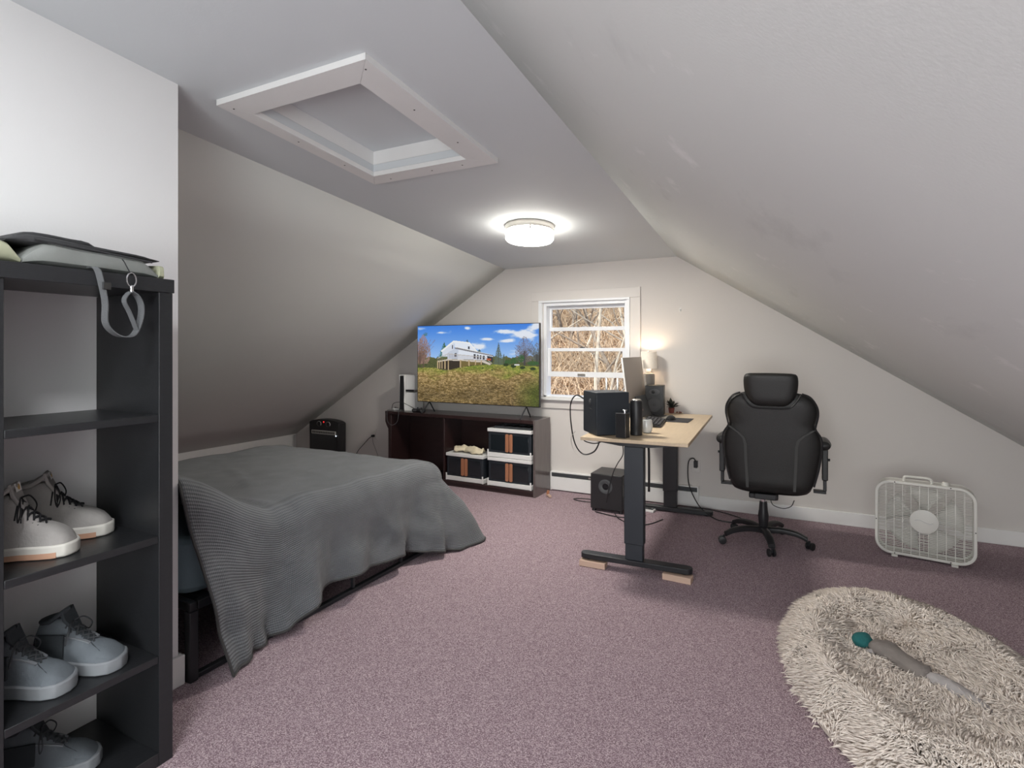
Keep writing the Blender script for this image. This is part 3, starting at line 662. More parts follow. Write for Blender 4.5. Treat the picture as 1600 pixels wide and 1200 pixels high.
MB().box(-.20,.20,-.10,.10,0,.006).box(-.20,.20,-.10,-.094,.006,.022).box(-.20,.20,.094,.10,.006,.022).box(-.20,-.194,-.094,.094,.006,.022).box(.194,.20,-.094,.094,.006,.022).build('tray_body', 'greym', tr_)
for k in range(4): MB().tube([(-.12+.08*k,-.06,.014),(-.08+.08*k,.04,.018)], .007, 8).build('marker', 'black', tr_)

# television
def px_lin(c_): c_ = np.asarray(c_, dtype=np.float64)/255; return np.where(c_ <= .04045, c_/12.92, ((c_+.055)/1.055)**2.4)
tv = thing('television', 'large flat television showing a house on a grassy hill', 'television', (-2.886,4.84,.7345))
TW, TH, TZ = 1.445, .818, .1165
MB().box(-TW/2,TW/2,.0,.035,TZ,TZ+TH).build('bezel', 'black', tv, bevel=.003)
MB().box(-.45,.45,.036,.06,TZ+.08,TZ+.45).build('rear_housing', 'black', tv, bevel=.01)
for sx in (-1,1):
    MB().tube([(sx*.575,.018,TZ+.004),(sx*.575-.0,-.125,.008)], .007, 8).build('stand_foot', 'blackm', tv)
    MB().tube([(sx*.575,.018,TZ+.004),(sx*.575,.11,.008)], .007, 8).build('stand_foot', 'blackm', tv)
GW, GH = 360, 204
U, V = np.meshgrid(np.linspace(0,1,GW+1), np.linspace(0,1,GH+1))   # V=0 top
X_ = 85+1445*U; Y_ = (98-20*U)+V*(902+110*U)
def fbm(u, v, sc, oc=4, seed=0):
    out = np.zeros_like(u); amp = 1; tot = 0; rg = np.random.default_rng(seed)
    for k in range(oc):
        nx_, ny_ = int(sc[0]*2**k)+2, int(sc[1]*2**k)+2; g_ = rg.random((ny_+1, nx_+1))
        fx, fy = u*(nx_-1), v*(ny_-1); i0, j0 = fx.astype(int), fy.astype(int); a, b_ = fx-i0, fy-j0
        a, b_ = a*a*(3-2*a), b_*b_*(3-2*b_); i1, j1 = np.minimum(i0+1,nx_), np.minimum(j0+1,ny_)
        out += amp*((g_[j0,i0]*(1-a)+g_[j0,i1]*a)*(1-b_)+(g_[j1,i0]*(1-a)+g_[j1,i1]*a)*b_); tot += amp; amp *= .6
    return out/tot
img = np.zeros(U.shape+(3,))
def setc(mask, col, al=1.0):
    mk = (mask*al)[..., None] if mask.dtype != bool else mask[..., None]*al
    img[:] = img*(1-mk)+np.asarray(col, dtype=float)*mk
skyt = np.clip((Y_-90)/480, 0, 1)[..., None]
img[:] = np.array((62,128,222))*(1-skyt)+np.array((176,208,244))*skyt
cn = fbm(U, V, (9,12), 5, 3)
def blob(cx_, cy_, rx_, ry_): return np.exp(-(((X_-cx_)/rx_)**2+((Y_-cy_)/ry_)**2))
cm = blob(1170,175,150,38)+blob(1420,220,150,40)+blob(1500,110,90,50)+blob(955,260,75,18)+blob(720,125,55,22)+blob(840,350,80,40)+blob(1190,285,90,22)+blob(130,125,90,25)*.8+blob(380,180,90,12)*.5+blob(1300,420,120,60)*.4
setc(np.clip((cm+(cn-.5)*1.3-.30)*2.6, 0, 1)*.93, (236,238,243))
def poly(pts):
    inside = np.zeros(U.shape, bool); n2 = len(pts)
    for i in range(n2):
        (xa, ya), (xb, yb) = pts[i], pts[(i+1) % n2]
        if ya == yb: continue
        cnd = ((ya > Y_) != (yb > Y_)) & (X_ < (xb-xa)*(Y_-ya)/(yb-ya)+xa); inside ^= cnd
    return inside
fine = rng.random(U.shape); fn = fbm(U, V, (60,40), 3, 9)
# tree line
setc((Y_ > 480+30*(fbm(U, V*0, (30,2), 4, 5)-.5)*2) & (Y_ < 660), (96,98,62))
setc(((Y_ > 500) & (Y_ < 620)) & (fine > .6), (60,70,44))
def bare(cx_, y0_, y1_, w_, col, seed, fill=.5):
    rg = np.random.default_rng(seed); hgt = (y1_-Y_)/(y1_-y0_); wid = w_*np.clip(np.sin(np.clip(hgt,0,1)**.8*PI*.93+.08), 0, 1)
    mk = (np.abs(X_-cx_) < wid) & (hgt > .12) & (hgt < 1) & (rg.random(U.shape) < fill*(.5+fn)); setc(mk, col)
    for k in range(16):
        a = (k/15-.5)*1.25; L_ = (y1_-y0_)*rg.uniform(.6,.95); xx = cx_+(y1_-Y_)*math.tan(a)*np.clip(hgt*1.1,0,1)
        setc((np.abs(X_-xx) < 2.6) & (y1_-Y_ > 0) & (y1_-Y_ < L_*math.cos(a)), tuple(c*.8 for c in col))
    setc((np.abs(X_-cx_) < w_*.05+2) & (hgt > 0) & (hgt < .5), tuple(c*.6 for c in col))
bare(160,200,600,95,(158,128,116),1,.62); bare(115,240,600,60,(140,112,100),2,.6); setc((blob(190,195,32,26) > .5) & (fine > .35), (74,112,58))
bare(1375,235,590,105,(122,112,120),4,.42); bare(1510,300,590,50,(106,110,108),6,.5)
for cx_, y0_, y1_, w_, col in ((430,290,480,70,(58,106,54)),(1085,300,590,62,(92,106,92)),(1145,440,590,34,(86,104,84)),(715,265,300,22,(70,90,60)),(860,380,420,26,(70,90,70))):
    hh = (Y_-y0_)/(y1_-y0_); setc((np.abs(X_-cx_) < w_*hh*(.75+.5*fine)) & (hh > 0) & (hh < 1) & (fine > .22), col)
    setc((np.abs(X_-cx_) < 3) & (hh > 0) & (hh < 1.05), (66,60,52))
for cx_, cy_, rx_, ry_ in ((1200,545,50,32),(1270,525,42,38),(1470,560,70,28),(1340,500,40,50)): setc((blob(cx_,cy_,rx_,ry_) > .42) & (fine > .2), (52,92,52))
# hill
hill = np.interp(X_.ravel(), [85,300,440,520,640,780,900,1040,1200,1530], [600,600,640,625,598,580,575,570,580,600]).reshape(X_.shape)
gm_ = Y_ > hill; gz = fbm(U, V, (60,90), 5, 11); gg = fbm(U, V, (6,8), 3, 12)
dep = np.clip((Y_-600)/420, 0, 1)
gr = np.stack([150+70*(gz-.5)*2, 160+50*(gz-.5)*2, 70+40*(gz-.5)*2], -1); brn = np.stack([176+110*(gz-.5)*2, 148+100*(gz-.5)*2, 96+90*(gz-.5)*2], -1)
mixm = np.clip(dep*2.6+(gg-.5)*1.8, 0, 1)[..., None]; green_r = np.clip((U-.8)*5*np.clip((Y_-700)/200,0,1), 0, .8)[..., None]
gcol = gr*(1-mixm)+brn*mixm; gcol = gcol*(1-green_r)+np.array((104,124,44))*green_r; gcol *= (.66+.66*fine[..., None]*(.6+dep[..., None]*.5)); gcol *= (1-.36*np.clip(dep*1.6-.25, 0, 1)*(.5+.9*gg))[..., None]
img[gm_] = gcol[gm_]
# house with deck
setc(poly([(405,400),(555,290),(560,470),(405,470)]), (214,220,232)); setc(poly([(555,285),(740,305),(830,408),(565,372)]), (226,232,242))
setc(poly([(565,372),(620,380),(1020,470),(1020,520),(565,500)]), (222,228,238)); setc(poly([(565,372),(610,385),(600,500),(470,500),(475,420)]), (196,204,218))
setc(poly([(385,400),(548,275),(745,298),(842,410),(826,412),(738,312),(556,290),(400,412)]), (242,242,238)); setc(poly([(560,360),(620,362),(1025,458),(1028,472),(610,384),(565,374)]), (128,126,130))
setc(poly([(560,352),(620,357),(960,440),(1025,458),(615,366)]), (236,236,234))
for q_ in ([(528,335),(542,325),(542,372),(528,378)],[(725,348),(746,350),(746,384),(725,380)],[(795,440),(818,445),(818,500),(795,500)],[(832,448),(852,452),(852,503),(832,503)],[(866,455),(884,458),(884,506),(866,506)],[(900,460),(925,464),(925,510),(900,508)],[(950,465),(1018,478),(1020,540),(960,520)],[(560,430),(585,425),(585,470),(560,470)]): setc(poly(q_), (56,58,66))
setc(poly([(345,520),(485,498),(920,520),(1000,560),(985,580),(900,545),(485,515),(345,535)]), (206,196,184))
setc(poly([(345,535),(485,515),(900,545),(900,572),(820,578),(640,600),(500,632),(345,612)]), (58,50,42)); setc(poly([(640,520),(900,548),(890,572),(740,580),(645,598)]), (118,104,62))
for x0_, yb_ in ((348,612),(375,612),(403,612),(440,620),(483,634),(633,606),(738,584),(815,576),(884,572)): setc((np.abs(X_-x0_) < 7) & (Y_ > 515) & (Y_ < yb_), (188,166,128))
for k in range(60):
    x0_ = 350+k*10; yt = np.interp(x0_, [345,480,920], [490,436,482]); setc((np.abs(X_-x0_) < 1.6) & (Y_ > yt) & (Y_ < yt+ (48 if x0_ > 480 else 34)), (160,150,150), .7)
setc(np.abs(Y_-np.interp(X_.ravel(), [345,480,920,1010], [488,434,480,560]).reshape(X_.shape)) < (4*((X_ > 345) & (X_ < 1010))), (190,184,178))
setc(poly([(945,495),(1000,500),(1000,522),(950,520)]), (176,88,52))
for cx_, cy_ in ((1170,575),(1255,595),(1352,612),(1465,628),(1010,638),(900,612)): setc((blob(cx_,cy_,34 if cx_ > 1100 else 14,20 if cx_ > 1100 else 8) > .45), (46,62,34))
setc(poly([(1262,572),(1318,572),(1318,584),(1262,584)]), (226,226,224))
lin = px_lin(np.clip(img, 0, 255))
sw, sh_ = TW-.012, TH-.014
vs = np.stack([(U-.5)*sw, np.full_like(U, -.0015), TZ+.008+(1-V)*sh_], -1).reshape(-1,3)
idx = np.arange((GW+1)*(GH+1)).reshape(GH+1, GW+1); fq = np.stack([idx[:-1,:-1], idx[1:,:-1], idx[1:,1:], idx[:-1,1:]], -1).reshape(-1,4)
me = bpy.data.meshes.new('screen'); me.from_pydata(vs.tolist(), [], fq.tolist()); ca = me.color_attributes.new('picture', 'FLOAT_COLOR', 'POINT')
ca.data.foreach_set('color', np.concatenate([lin.reshape(-1,3), np.ones((lin.size//3,1))], 1).astype(np.float32).ravel())
m, n, l, b = new_mat('lit_screen'); at = n.new('ShaderNodeAttribute'); at.attribute_name = 'picture'; b.inputs['Base Color'].default_value = (.01,.01,.01,1); b.inputs['Roughness'].default_value = .25
l.new(at.outputs['Color'], b.inputs['Emission Color']); b.inputs['Emission Strength'].default_value = .46
me.materials.append(m); so_ = bpy.data.objects.new('screen', me); COL.objects.link(so_); so_.parent = tv; so_['label'] = 'lit picture of a white house with a deck above a field'

# game console, controllers
x_, y_ = -3.85, 4.98
gc = thing('game_console', 'tall white and black game console left of the television', 'game console', (x_,y_,.7345), math.radians(4))
pl = [(-.105,0),(.105,0),(.115,.10),(.11,.28),(.12,.40),(-.115,.40),(-.105,.25),(-.11,.1)]
for sx in (-1,1): MB().prism([(p[0],p[1]) for p in pl], sx*.030-.004, sx*.030+.004, 'x').build('side_plate', 'white', gc, bevel=.003)
MB().prism([(-.118,.012),(.10,.012),(.10,.385),(-.11,.388)], -.0255, .0255, 'x').build('core', 'black', gc, bevel=.004)
MB().box(.036,.14,-.09,-.082,.215,.235).build('disc_drive', 'black', gc, bevel=.002)
MB().box(.0345,.15,-.08,.09,.0,.205).build('disc_cover', 'white', gc, bevel=.004)
MB().box(.0345,.15,-.08,.09,.236,.395).build('disc_cover', 'white', gc, bevel=.004)
def controller(loc, rz, m, label, sc=1.0):
    t = thing('game_controller', label, 'controller', loc, rz, 'game controllers')
    pts = [(-.075,-.045),(-.082,-.02),(-.07,.025),(-.045,.04),(.045,.04),(.07,.025),(.082,-.02),(.075,-.045),(.058,-.05),(.035,-.012),(-.035,-.012),(-.058,-.05)]
    MB().prism([(a*sc,b_*sc) for a,b_ in pts], 0, .034*sc, 'z').build('body', m, t, bevel=.010*sc)
    for sx in (-1,1): MB().lathe([(.006*sc,.033*sc),(.006*sc,.043*sc),(.010*sc,.045*sc),(.008*sc,.050*sc)], 12, TR((sx*.03*sc,.002,0))).build('thumbstick', 'black', t)
    MB().box(-.022*sc,.022*sc,.010*sc,.030*sc,.0345*sc,.0365*sc).build('touch_pad', 'greym', t)
    return t
controller((-3.60,4.865,.7345), math.radians(-12), 'black', 'black game controller beside the console foot')
controller((-3.965,4.925,.7345), math.radians(25), 'white', 'white game controller at the left end of the cabinet', .5).rotation_euler = (0,0,.4)
controller((-4.02,4.98,.7345), math.radians(-30), 'white', 'second white game controller beside the console', .5)
cable('charging_cable', [(-3.98,4.90,.742),(-3.98,4.80,.745),(-3.98,4.785,.70),(-3.97,4.785,.62),(-3.91,4.782,.585),(-3.84,4.783,.62),(-3.82,4.783,.70),(-3.83,4.795,.742),(-3.85,4.83,.739)], .0025, 'grey charging cable looping over the cabinet front', 'strap')
cable('console_cable', [(-4.03,4.93,.745),(-3.99,4.90,.80),(-3.92,4.87,.825),(-3.80,4.82,.835),(-3.72,4.84,.80),(-3.68,4.93,.745)], .003, 'black cable arching in front of the console')
# peg on the floor
pg = thing('wooden_peg', 'small turned wooden peg lying on the carpet by the cabinet', 'peg', (-2.10,4.88,0), .6)
MB().lathe([(.014,0),(.014,.03),(.011,.035),(.013,.055),(.015,.062),(.013,.075),(.004,.078)], 14, TR((0,0,.0145),PI/2,0,.2)).build('peg_body', 'block', pg)
MB().lathe([(.012,0),(.014,.01),(.012,.032),(.008,.036)], 14, TR((.0,-.02,.026),0,.2,0)).build('peg_knob', 'brown', pg)

# ------------------------------------------------------------------ baseboard heater along the back wall
bh = thing('baseboard_heater', 'long low white baseboard heater with a dark slot on the back wall', 'heater', (-1.45,YB,0))
MB().prism([(-.0005,.010),(-.050,.010),(-.050,.140),(-.0005,.140)], -.70, .70, 'x').build('cover', 'trim', bh, bevel=.003)
MB().box(-.70,.70,-.040,-.0005,.1405,.180).build('fin_recess', 'greym', bh)
for k in range(2): MB().box(-.70,.70,-.050,-.0405,.150+.0165*k,.157+.0165*k).build('louvre', 'seam' if 0 else 'greym', bh)
MB().box(-.70,.70,-.048,-.0005,.1805,.190).build('top_lip', 'trim', bh)
for sx in (-1,1): MB().box(sx*.70-(.0 if sx>0 else .012),sx*.70+(.012 if sx>0 else 0),-.054,-.0005,.004,.192).build('end_cap', 'trim', bh, bevel=.002)
for x in (-.31,.06,.45): MB().box(x,x+.03,-.054,-.0505,.152,.166).build('damper_clip', 'nickel', bh)
hk = thing('wall_hook', 'small white adhesive hook on the back wall above the desk', 'hook', (-.903,YB,1.772))
MB().box(-.008,.008,-.004,-.0005,-.016,.016).build('backing', 'white', hk, bevel=.001)
MB().tube([(0,-.004,.006),(0,-.014,-.008),(.006,-.016,-.014),(.008,-.016,.004)], .002, 6).build('hook', 'chrome', hk)

# ------------------------------------------------------------------ desk
DZ = .845
dk = thing('standing_desk', 'standing desk with pale wood top and black T legs on wood blocks', 'desk', (-.915,4.2,0), math.radians(2.2))
MB().box(-.335,.335,-.82,.80,DZ-.022,DZ).build('desktop', 'desktop', dk, bevel=.003)
for yy, nm in ((-.74,0),(.70,1)):
    MB().box(-.055,.055,yy-.03,yy+.03,.080-.036*nm,.50).build('lower_column', 'navy' if nm == 0 else 'blackm', dk, bevel=.004)
    MB().box(-.062,.062,yy-.036,yy+.036,.14,DZ-.055).build('outer_column', 'navy' if nm == 0 else 'blackm', dk, bevel=.004) if 0 else None
    MB().box(-.061,.061,yy-.035,yy+.035,.18,DZ-.050).build('outer_column', 'navy' if nm == 0 else 'blackm', dk, bevel=.004)
    MB().prism(rrect(.70,.075,.034,6,0,yy), .047-.037*nm, .080-.037*nm, 'z').build('foot', 'blackm', dk, bevel=.004)
    MB().prism([(-.24,DZ-.023),(.26,DZ-.023),(.26,DZ-.030),(.09,DZ-.049),(-.09,DZ-.049),(-.24,DZ-.030)], yy-.035, yy+.035, 'y').build('top_bracket', 'blackm', dk, bevel=.001)
    for sx in (-.30,.30):
        MB().lathe([(.018,.0382-.0377*nm),(.020,.042-.0377*nm),(.012,.047-.0375*nm)], 14, TR((sx,yy,0))).build('leveling_foot', 'black', dk)
MB().box(-.09,.09,-.70,.66,DZ-.049,DZ-.024).build('cross_rail', 'blackm', dk)
def dkp(x, y, z=0): v_ = Matrix.Rotation(math.radians(2.2),4,'Z') @ Vector((x,y,z)); return (v_.x-.915, v_.y+4.2, v_.z)
for i, (x, y, lab) in enumerate(((-.265,-.76,'pale wood block under the near left end of the desk foot'),(.265,-.76,'pale wood block under the near right end of the desk foot'))):
    o = MB().box(-.085,.085,-.036,.036,.0005,.038).build('wood_block', 'block', bevel=.002); o.location = dkp(x,y); o.rotation_euler = (0,0,math.radians([2,-3,1,0][i])); tag(o, lab, 'wood block', 'blocks under the desk feet')

Zt = DZ+.0005
# box computer
pcm = thing('desktop_computer', 'large dark blue black box computer at the near corner of the desk', 'computer', (-1.115,3.605,Zt), math.radians(40.5))
MB().box(-.125,.105,-.125,.105,.004,.282).build('case', 'navy', pcm, bevel=.004)
MB().box(-.1262,-.1255,-.115,.105,.012,.274).build('front_panel', 'navy', pcm)
MB().lathe([(.020,0),(.020,.003),(.014,.005)], 20, TR((-.1263,-.02,.215),0,-PI/2)).build('power_button', 'greym', pcm)
MB().box(-.1275,-.1263,-.04,.0,.165,.172).build('badge', 'seam', pcm)
for (x,y) in ((-.1,-.1),(.09,-.1),(-.1,.09),(.09,.09)): MB().lathe([(.012,0),(.012,.004)], 10, TR((x,y,0))).build('rubber_foot', 'black', pcm)
ro = thing('wifi_router', 'small black router with two silver antennas behind the box computer', 'router', (-1.17,3.86,Zt), .2)
MB().box(-.09,.09,-.06,.06,0,.035).build('router_body', 'black', ro, bevel=.006)
for x in (-.03,.05): MB().box(x-.008,x+.008,.045,.056,.035,.355).build('antenna', 'nickel', ro, bevel=.003)
am = thing('headphone_amplifier', 'slim black box with chrome trim and knob at the desk edge', 'amplifier', (-.962,3.452,Zt), math.radians(-12))
MB().box(-.033,.033,-.03,.03,.001,.155).build('amp_body', 'black', am, bevel=.002)
for x in (-.0345,.0335): MB().box(x,x+.001,-.031,-.029,.002,.156).build('trim_strip', 'chrome', am)
MB().box(-.034,.034,-.031,.031,.1555,.158).build('trim_strip', 'chrome', am)
MB().lathe([(.006,.158),(.006,.168),(.014,.170),(.014,.178),(.012,.180)], 18, TR((.014,0,0))).build('volume_knob', 'chrome', am)
cy = thing('cylinder_speaker', 'black cylindrical fabric speaker between the box computer and the mug', 'speaker', (-.912,3.60,Zt))
MB().lathe([(.034,0),(.040,.004),(.040,.045),(.0405,.047),(.0405,.215),(.038,.224),(.030,.228)], 28).build('speaker_body', 'black', cy)
MB().lathe([(.030,.2285),(.030,.232),(.026,.236)], 24).build('top_controls', 'nickel', cy)
mg = thing('mug', 'rounded white mug beside the black cylinder speaker', 'mug', (-.875,3.73,Zt))
MB().lathe([(.020,0),(.030,.004),(.040,.030),(.041,.050),(.034,.088),(.031,.090),(.037,.050),(.030,.008),(.001,.006)], 28, cap=False).build('mug_body', 'mug', mg)
MB().tube(spline([(-.030,.020,.068),(-.045,.032,.062),(-.046,.034,.035),(-.032,.024,.025)]), .004, 8).build('handle', 'mug', mg)
kb = thing('keyboard', 'black keyboard tilted on the desk in front of the speaker', 'keyboard', (-.935,4.20,Zt), math.radians(96))
MB().prism([(-.075,.001),(.07,.001),(.07,.030),(-.075,.014)], -.20, .20, 'x').build('case', 'black', kb, bevel=.003)
for r_ in range(5):
    for k_ in range(13):
        yk = -.058+.026*r_; zk_ = .0145+(.030-.014)*(yk+.075)/.145+.001
        MB().box(-.188+.029*k_,-.188+.029*k_+.024,yk-.010,yk+.011,zk_,zk_+.006).build('key', 'pad', kb)
mp_ = MB().box(-.09,.09,-.14,.14,0,.003).build('mouse_pad', 'pad', bevel=.001); mp_.location = (-.80,4.515,Zt); tag(mp_, 'dark grey mouse pad on the far part of the desk', 'mouse pad')
ms2 = thing('mouse', 'black computer mouse resting on the mouse pad', 'mouse', (-.862,4.50,Zt+.0032), 1.4)
MB().loft([[(x_, .034*math.sin(PI*min(max((x_+.06)/.12,.05),.95))**.35*math.cos(a), max(0,.036*math.sin(PI*min(max((x_+.06)/.12,.04),.96))**.5*math.sin(a))) for a in [k*PI/8 for k in range(9)]] for x_ in [-.06+.012*k for k in range(11)]]).build('mouse_body', 'black', ms2)
MB().box(.02,.035,-.003,.003,.026,.034).build('scroll_wheel', 'greym', ms2)
# monitor facing the chair
mo = thing('monitor', 'thin computer monitor seen side on in front of the window', 'monitor', (-1.19,4.63,Zt), math.radians(90))
Tm = TR((0,0,.315), math.radians(-7))
MB().box(-.31,.31,-.006,.006,-.185,.185,Tm).build('panel', 'screen_off', mo, bevel=.002)
MB().box(-.3115,-.3095,-.0065,.0065,-.185,.185,Tm).build('edge_trim', 'white', mo)
MB().box(-.03,.03,.008,.03,-.02,.02,Tm).build('mount', 'black', mo); MB().box(-.02,.02,.025,.045,.006,.33).build('stand_post', 'navy', mo, bevel=.003)
MB().prism(rrect(.22,.16,.02,4,0,.03), 0, .006, 'z').build('stand_base', 'navy', mo)
lp = thing('laptop', 'open grey laptop with a pink sticker under the monitor', 'laptop', (-.988,4.57,Zt), math.radians(86))
MB().box(-.13,.13,-.09,.09,.001,.014).build('laptop_base', 'nickel', lp, bevel=.003)
MB().box(-.13,.13,-.004,.004,0,.175,TR((0,.088,.015),math.radians(-18))).build('laptop_screen', 'greym', lp, bevel=.002)
MB().box(-.09,-.05,-.0052,-.0045,.05,.11,TR((0,.088,.015),math.radians(-18))).build('sticker', 'pink', lp)
for k_ in range(5): MB().box(-.11,.11,-.05+.024*k_,-.032+.024*k_,.0145,.016).build('key_row', 'black', lp)
# bookshelf speaker
def studio(loc, rz, label):
    sp_ = thing('bookshelf_speaker', label, 'speaker', loc, rz, 'bookshelf speakers')
    MB().box(-.077,.077,-.09,.09,0,.253).build('cabinet', 'black', sp_, bevel=.003)
    F = -.0905
    MB().lathe([(.062,0),(.064,.003),(.058,.006),(.052,.004)], 32, TR((0,F,.090),PI/2)).build('woofer_ring', 'cone', sp_)
    MB().lathe([(.051,.0045),(.044,.006),(.030,-.004+.006),(.016,.001),(.014,.006),(.006,.009),(.001,.0095)], 28, TR((0,F,.090),PI/2)).build('woofer_cone', 'cone', sp_)
    MB().prism([(.044*math.cos(2*PI*k/24), .200+.026*math.sin(2*PI*k/24)) for k in range(24)], F-.003, F, 'y').build('tweeter_plate', 'cone', sp_)
    MB().lathe([(.014,0),(.013,.003),(.006,.006),(.001,.007)], 16, TR((-.010,F-.003,.200),PI/2)).build('tweeter', 'black', sp_)
    MB().lathe([(.007,0),(.007,.008),(.005,.010)], 12, TR((-.05,F,.022),PI/2)).build('dial', 'chrome', sp_)
    return sp_
studio((-1.065,4.86,Zt), math.radians(8), 'black bookshelf speaker facing forward at the far end of the desk')
# table lamp on the far left desk corner
tl = thing('table_lamp', 'small lit table lamp with linen drum shade behind the speaker', 'table lamp', (-1.165,4.985,Zt))
tl.location = (-1.163,5.035,Zt)
MB().lathe([(.050,0),(.053,.004),(.053,.335),(.048,.347),(.020,.355)], 28).build('lamp_base', 'ceramic', tl)
MB().lathe([(.018,.3555),(.022,.361),(.022,.385),(.016,.400),(.016,.43)], 16).build('neck', 'white', tl)
MB().lathe([(.076,.392),(.070,.545),(.0685,.545),(.0745,.392),(.076,.392)], 36, cap=False).build('lamp_shade', 'shade', tl)
MB().lathe([(.008,.535),(.010,.545),(.004,.556)], 12).build('finial', 'chrome', tl)
MB().tube([(-.069,0,.54),(.069,0,.54)], .002, 5).build('shade_bar', 'chrome', tl)
lb = lamp('table_lamp_bulb', 'POINT', (-1.163,5.035,Zt+.505), 1.0, (1,.80,.58), shadow_soft_size=.025)
# small plant and dish
pt_ = thing('potted_plant', 'small dark leafed plant in a reddish pot beside the speaker', 'plant', (-.955,5.01,Zt))
MB().lathe([(.018,0),(.022,.002),(.028,.045),(.026,.048),(.020,.040),(.001,.038)], 18, cap=False).build('pot', 'redpot', pt_)
for k in range(26):
    a = rng.uniform(0,2*PI); e_ = rng.uniform(.2,1.2); L_ = rng.uniform(.06,.115); d = Vector((math.cos(a)*math.cos(e_), math.sin(a)*math.cos(e_), math.sin(e_))); sd_ = d.cross(Vector((0,0,1))).normalized()*.016
    p0 = Vector((0,0,.045)); p1 = p0+d*L_*.6; p2 = p0+d*L_+Vector((0,0,-.01))
    MB().add([p0,p1+sd_,p2,p1-sd_,p1+Vector((0,0,.003))], [(0,1,4),(1,2,4),(2,3,4),(3,0,4)]).build('leaf', 'plant', pt_)
ds = thing('trinket_dish', 'shallow tan dish of small orange trinkets beside the plant', 'dish', (-.89,5.0,Zt))
MB().lathe([(.022,0),(.040,.006),(.038,.008),(.020,.003),(.001,.003)], 24, cap=False).build('dish', 'desktop', ds)
for k in range(5): MB().lathe([(.001,0),(.007,.004),(.007,.009),(.001,.013)], 10, TR((.018*math.cos(k*1.3),.018*math.sin(k*1.3),.004))).build('trinket', 'redpot', ds)

# subwoofer, power strip and cables below
sb_ = thing('subwoofer', 'black cube subwoofer with round port under the desk', 'subwoofer', (-1.428,4.76,0), math.radians(-1))
MB().box(-.143,.143,-.15,.15,.024,.328).build('cabinet', 'black', sb_, bevel=.005)
MB().box(-.138,.138,-.153,-.1505,.030,.322).build('front_baffle', 'black', sb_, bevel=.002)
MB().lathe([(.060,0),(.062,.004),(.050,.006),(.036,.002),(.030,-.0),(.028,.0008)], 32, TR((-.005,-.1532,.225),PI/2)).build('port_flare', 'greym', sb_)
MB().lathe([(.028,.0012),(.0001,.0012)], 24, TR((-.005,-.1532,.225),PI/2)).build('port_opening', 'smoke', sb_)
for (x,y) in ((-.12,-.12),(.12,-.12),(-.12,.12),(.12,.12)): MB().lathe([(.018,0),(.016,.0235)], 12, TR((x,y,0))).build('rubber_foot', 'black', sb_)
ps = thing('power_strip', 'white edged power strip on the carpet under the desk', 'power strip', (-1.15,4.825,0), math.radians(-7))
MB().box(-.13,.09,-.035,.035,.001,.022).build('strip_body', 'white', ps, bevel=.004); MB().box(-.12,.08,-.028,.028,.0225,.030).build('strip_top', 'greym', ps, bevel=.003)
for k in range(4): MB().box(-.10+.045*k,-.072+.045*k,-.016,.016,.0305,.034 if k != 1 else .055).build('socket', 'black', ps)
cable('power_cable', [(-1.22,4.855,.06),(-1.20,4.81,.09),(-1.17,4.79,.10),(-1.145,4.805,.085),(-1.142,4.825,.060)], .004, 'short black plug lead arching over the power strip')
cable('floor_cable', [(-1.35,4.60,.006),(-1.30,4.50,.006),(-1.22,4.42,.006),(-1.12,4.36,.006),(-1.02,4.45,.006),(-.95,4.62,.006)], .004, 'black cable looping on the carpet in front of the subwoofer')
cable('floor_cable', [(-1.52,4.58,.006),(-1.42,4.545,.006),(-1.30,4.52,.006),(-1.18,4.56,.006),(-1.10,4.66,.006)], .004, 'black cable lying along the subwoofer front')
cable('floor_cable', [(-1.62,4.85,.006),(-1.75,4.84,.006),(-1.83,4.88,.006),(-1.76,4.93,.006),(-1.62,4.94,.006)], .004, 'small loop of black cable left of the subwoofer')
cable('hanging_cable', [(-1.285,3.62,1.07),(-1.34,3.62,1.09),(-1.372,3.60,1.03),(-1.37,3.60,.90),(-1.335,3.585,.76),(-1.27,3.57,.695),(-1.19,3.57,.72),(-1.15,3.57,.80),(-1.155,3.58,.818)], .005, 'black cable from the box computer drooping under the desk edge')
cable('hanging_cable', [(-1.11,4.0,.818),(-1.13,4.03,.76),(-1.14,4.10,.62),(-1.24,4.30,.50),(-1.36,4.585,.36),(-1.40,4.59,.22),(-1.42,4.58,.10)], .004, 'black cable hanging from the desk down across the subwoofer')
cable('hanging_cable', [(-1.03,3.9,.818),(-1.02,3.95,.70),(-1.00,4.05,.55),(-1.02,4.2,.35),(-1.05,4.35,.16),(-1.08,4.42,.012)], .004, 'black cable hanging beside the near desk column')
cable('hanging_cable', [(-.86,3.66,.818),(-.845,3.66,.75),(-.845,3.67,.60),(-.85,3.69,.46)], .008, 'thick black cable end hanging behind the near desk leg')
cable('grey_wire', [(-1.32,3.55,.85),(-1.35,3.55,.80),(-1.335,3.56,.72),(-1.29,3.56,.68),(-1.27,3.57,.70)], .0018, 'thin pale wire dangling at the desk corner', 'nickel')
cable('under_desk_cable', [(-1.25,3.50,.818),(-1.23,3.50,.795),(-1.17,3.50,.785),(-1.12,3.50,.800),(-1.10,3.50,.818)], .004, 'short black cable bowed under the near desk edge')
pc2 = thing('mains_lead', 'black plug and cord running from the right outlet to the carpet', 'cord', (-.764,YB-.008,.387))
MB().box(-.016,.016,-.045,-.002,-.030,.030).build('plug', 'black', pc2, bevel=.004)
cable('cord', [(0,-.030,.028),(-.02,-.045,.055),(-.055,-.05,.03),(-.065,-.05,-.06),(-.055,-.06,-.17),(-.01,-.11,-.26),(.07,-.22,-.33),(.18,-.32,-.372),(.28,-.36,-.380),(.42,-.33,-.380)], .005, '', parent=pc2)
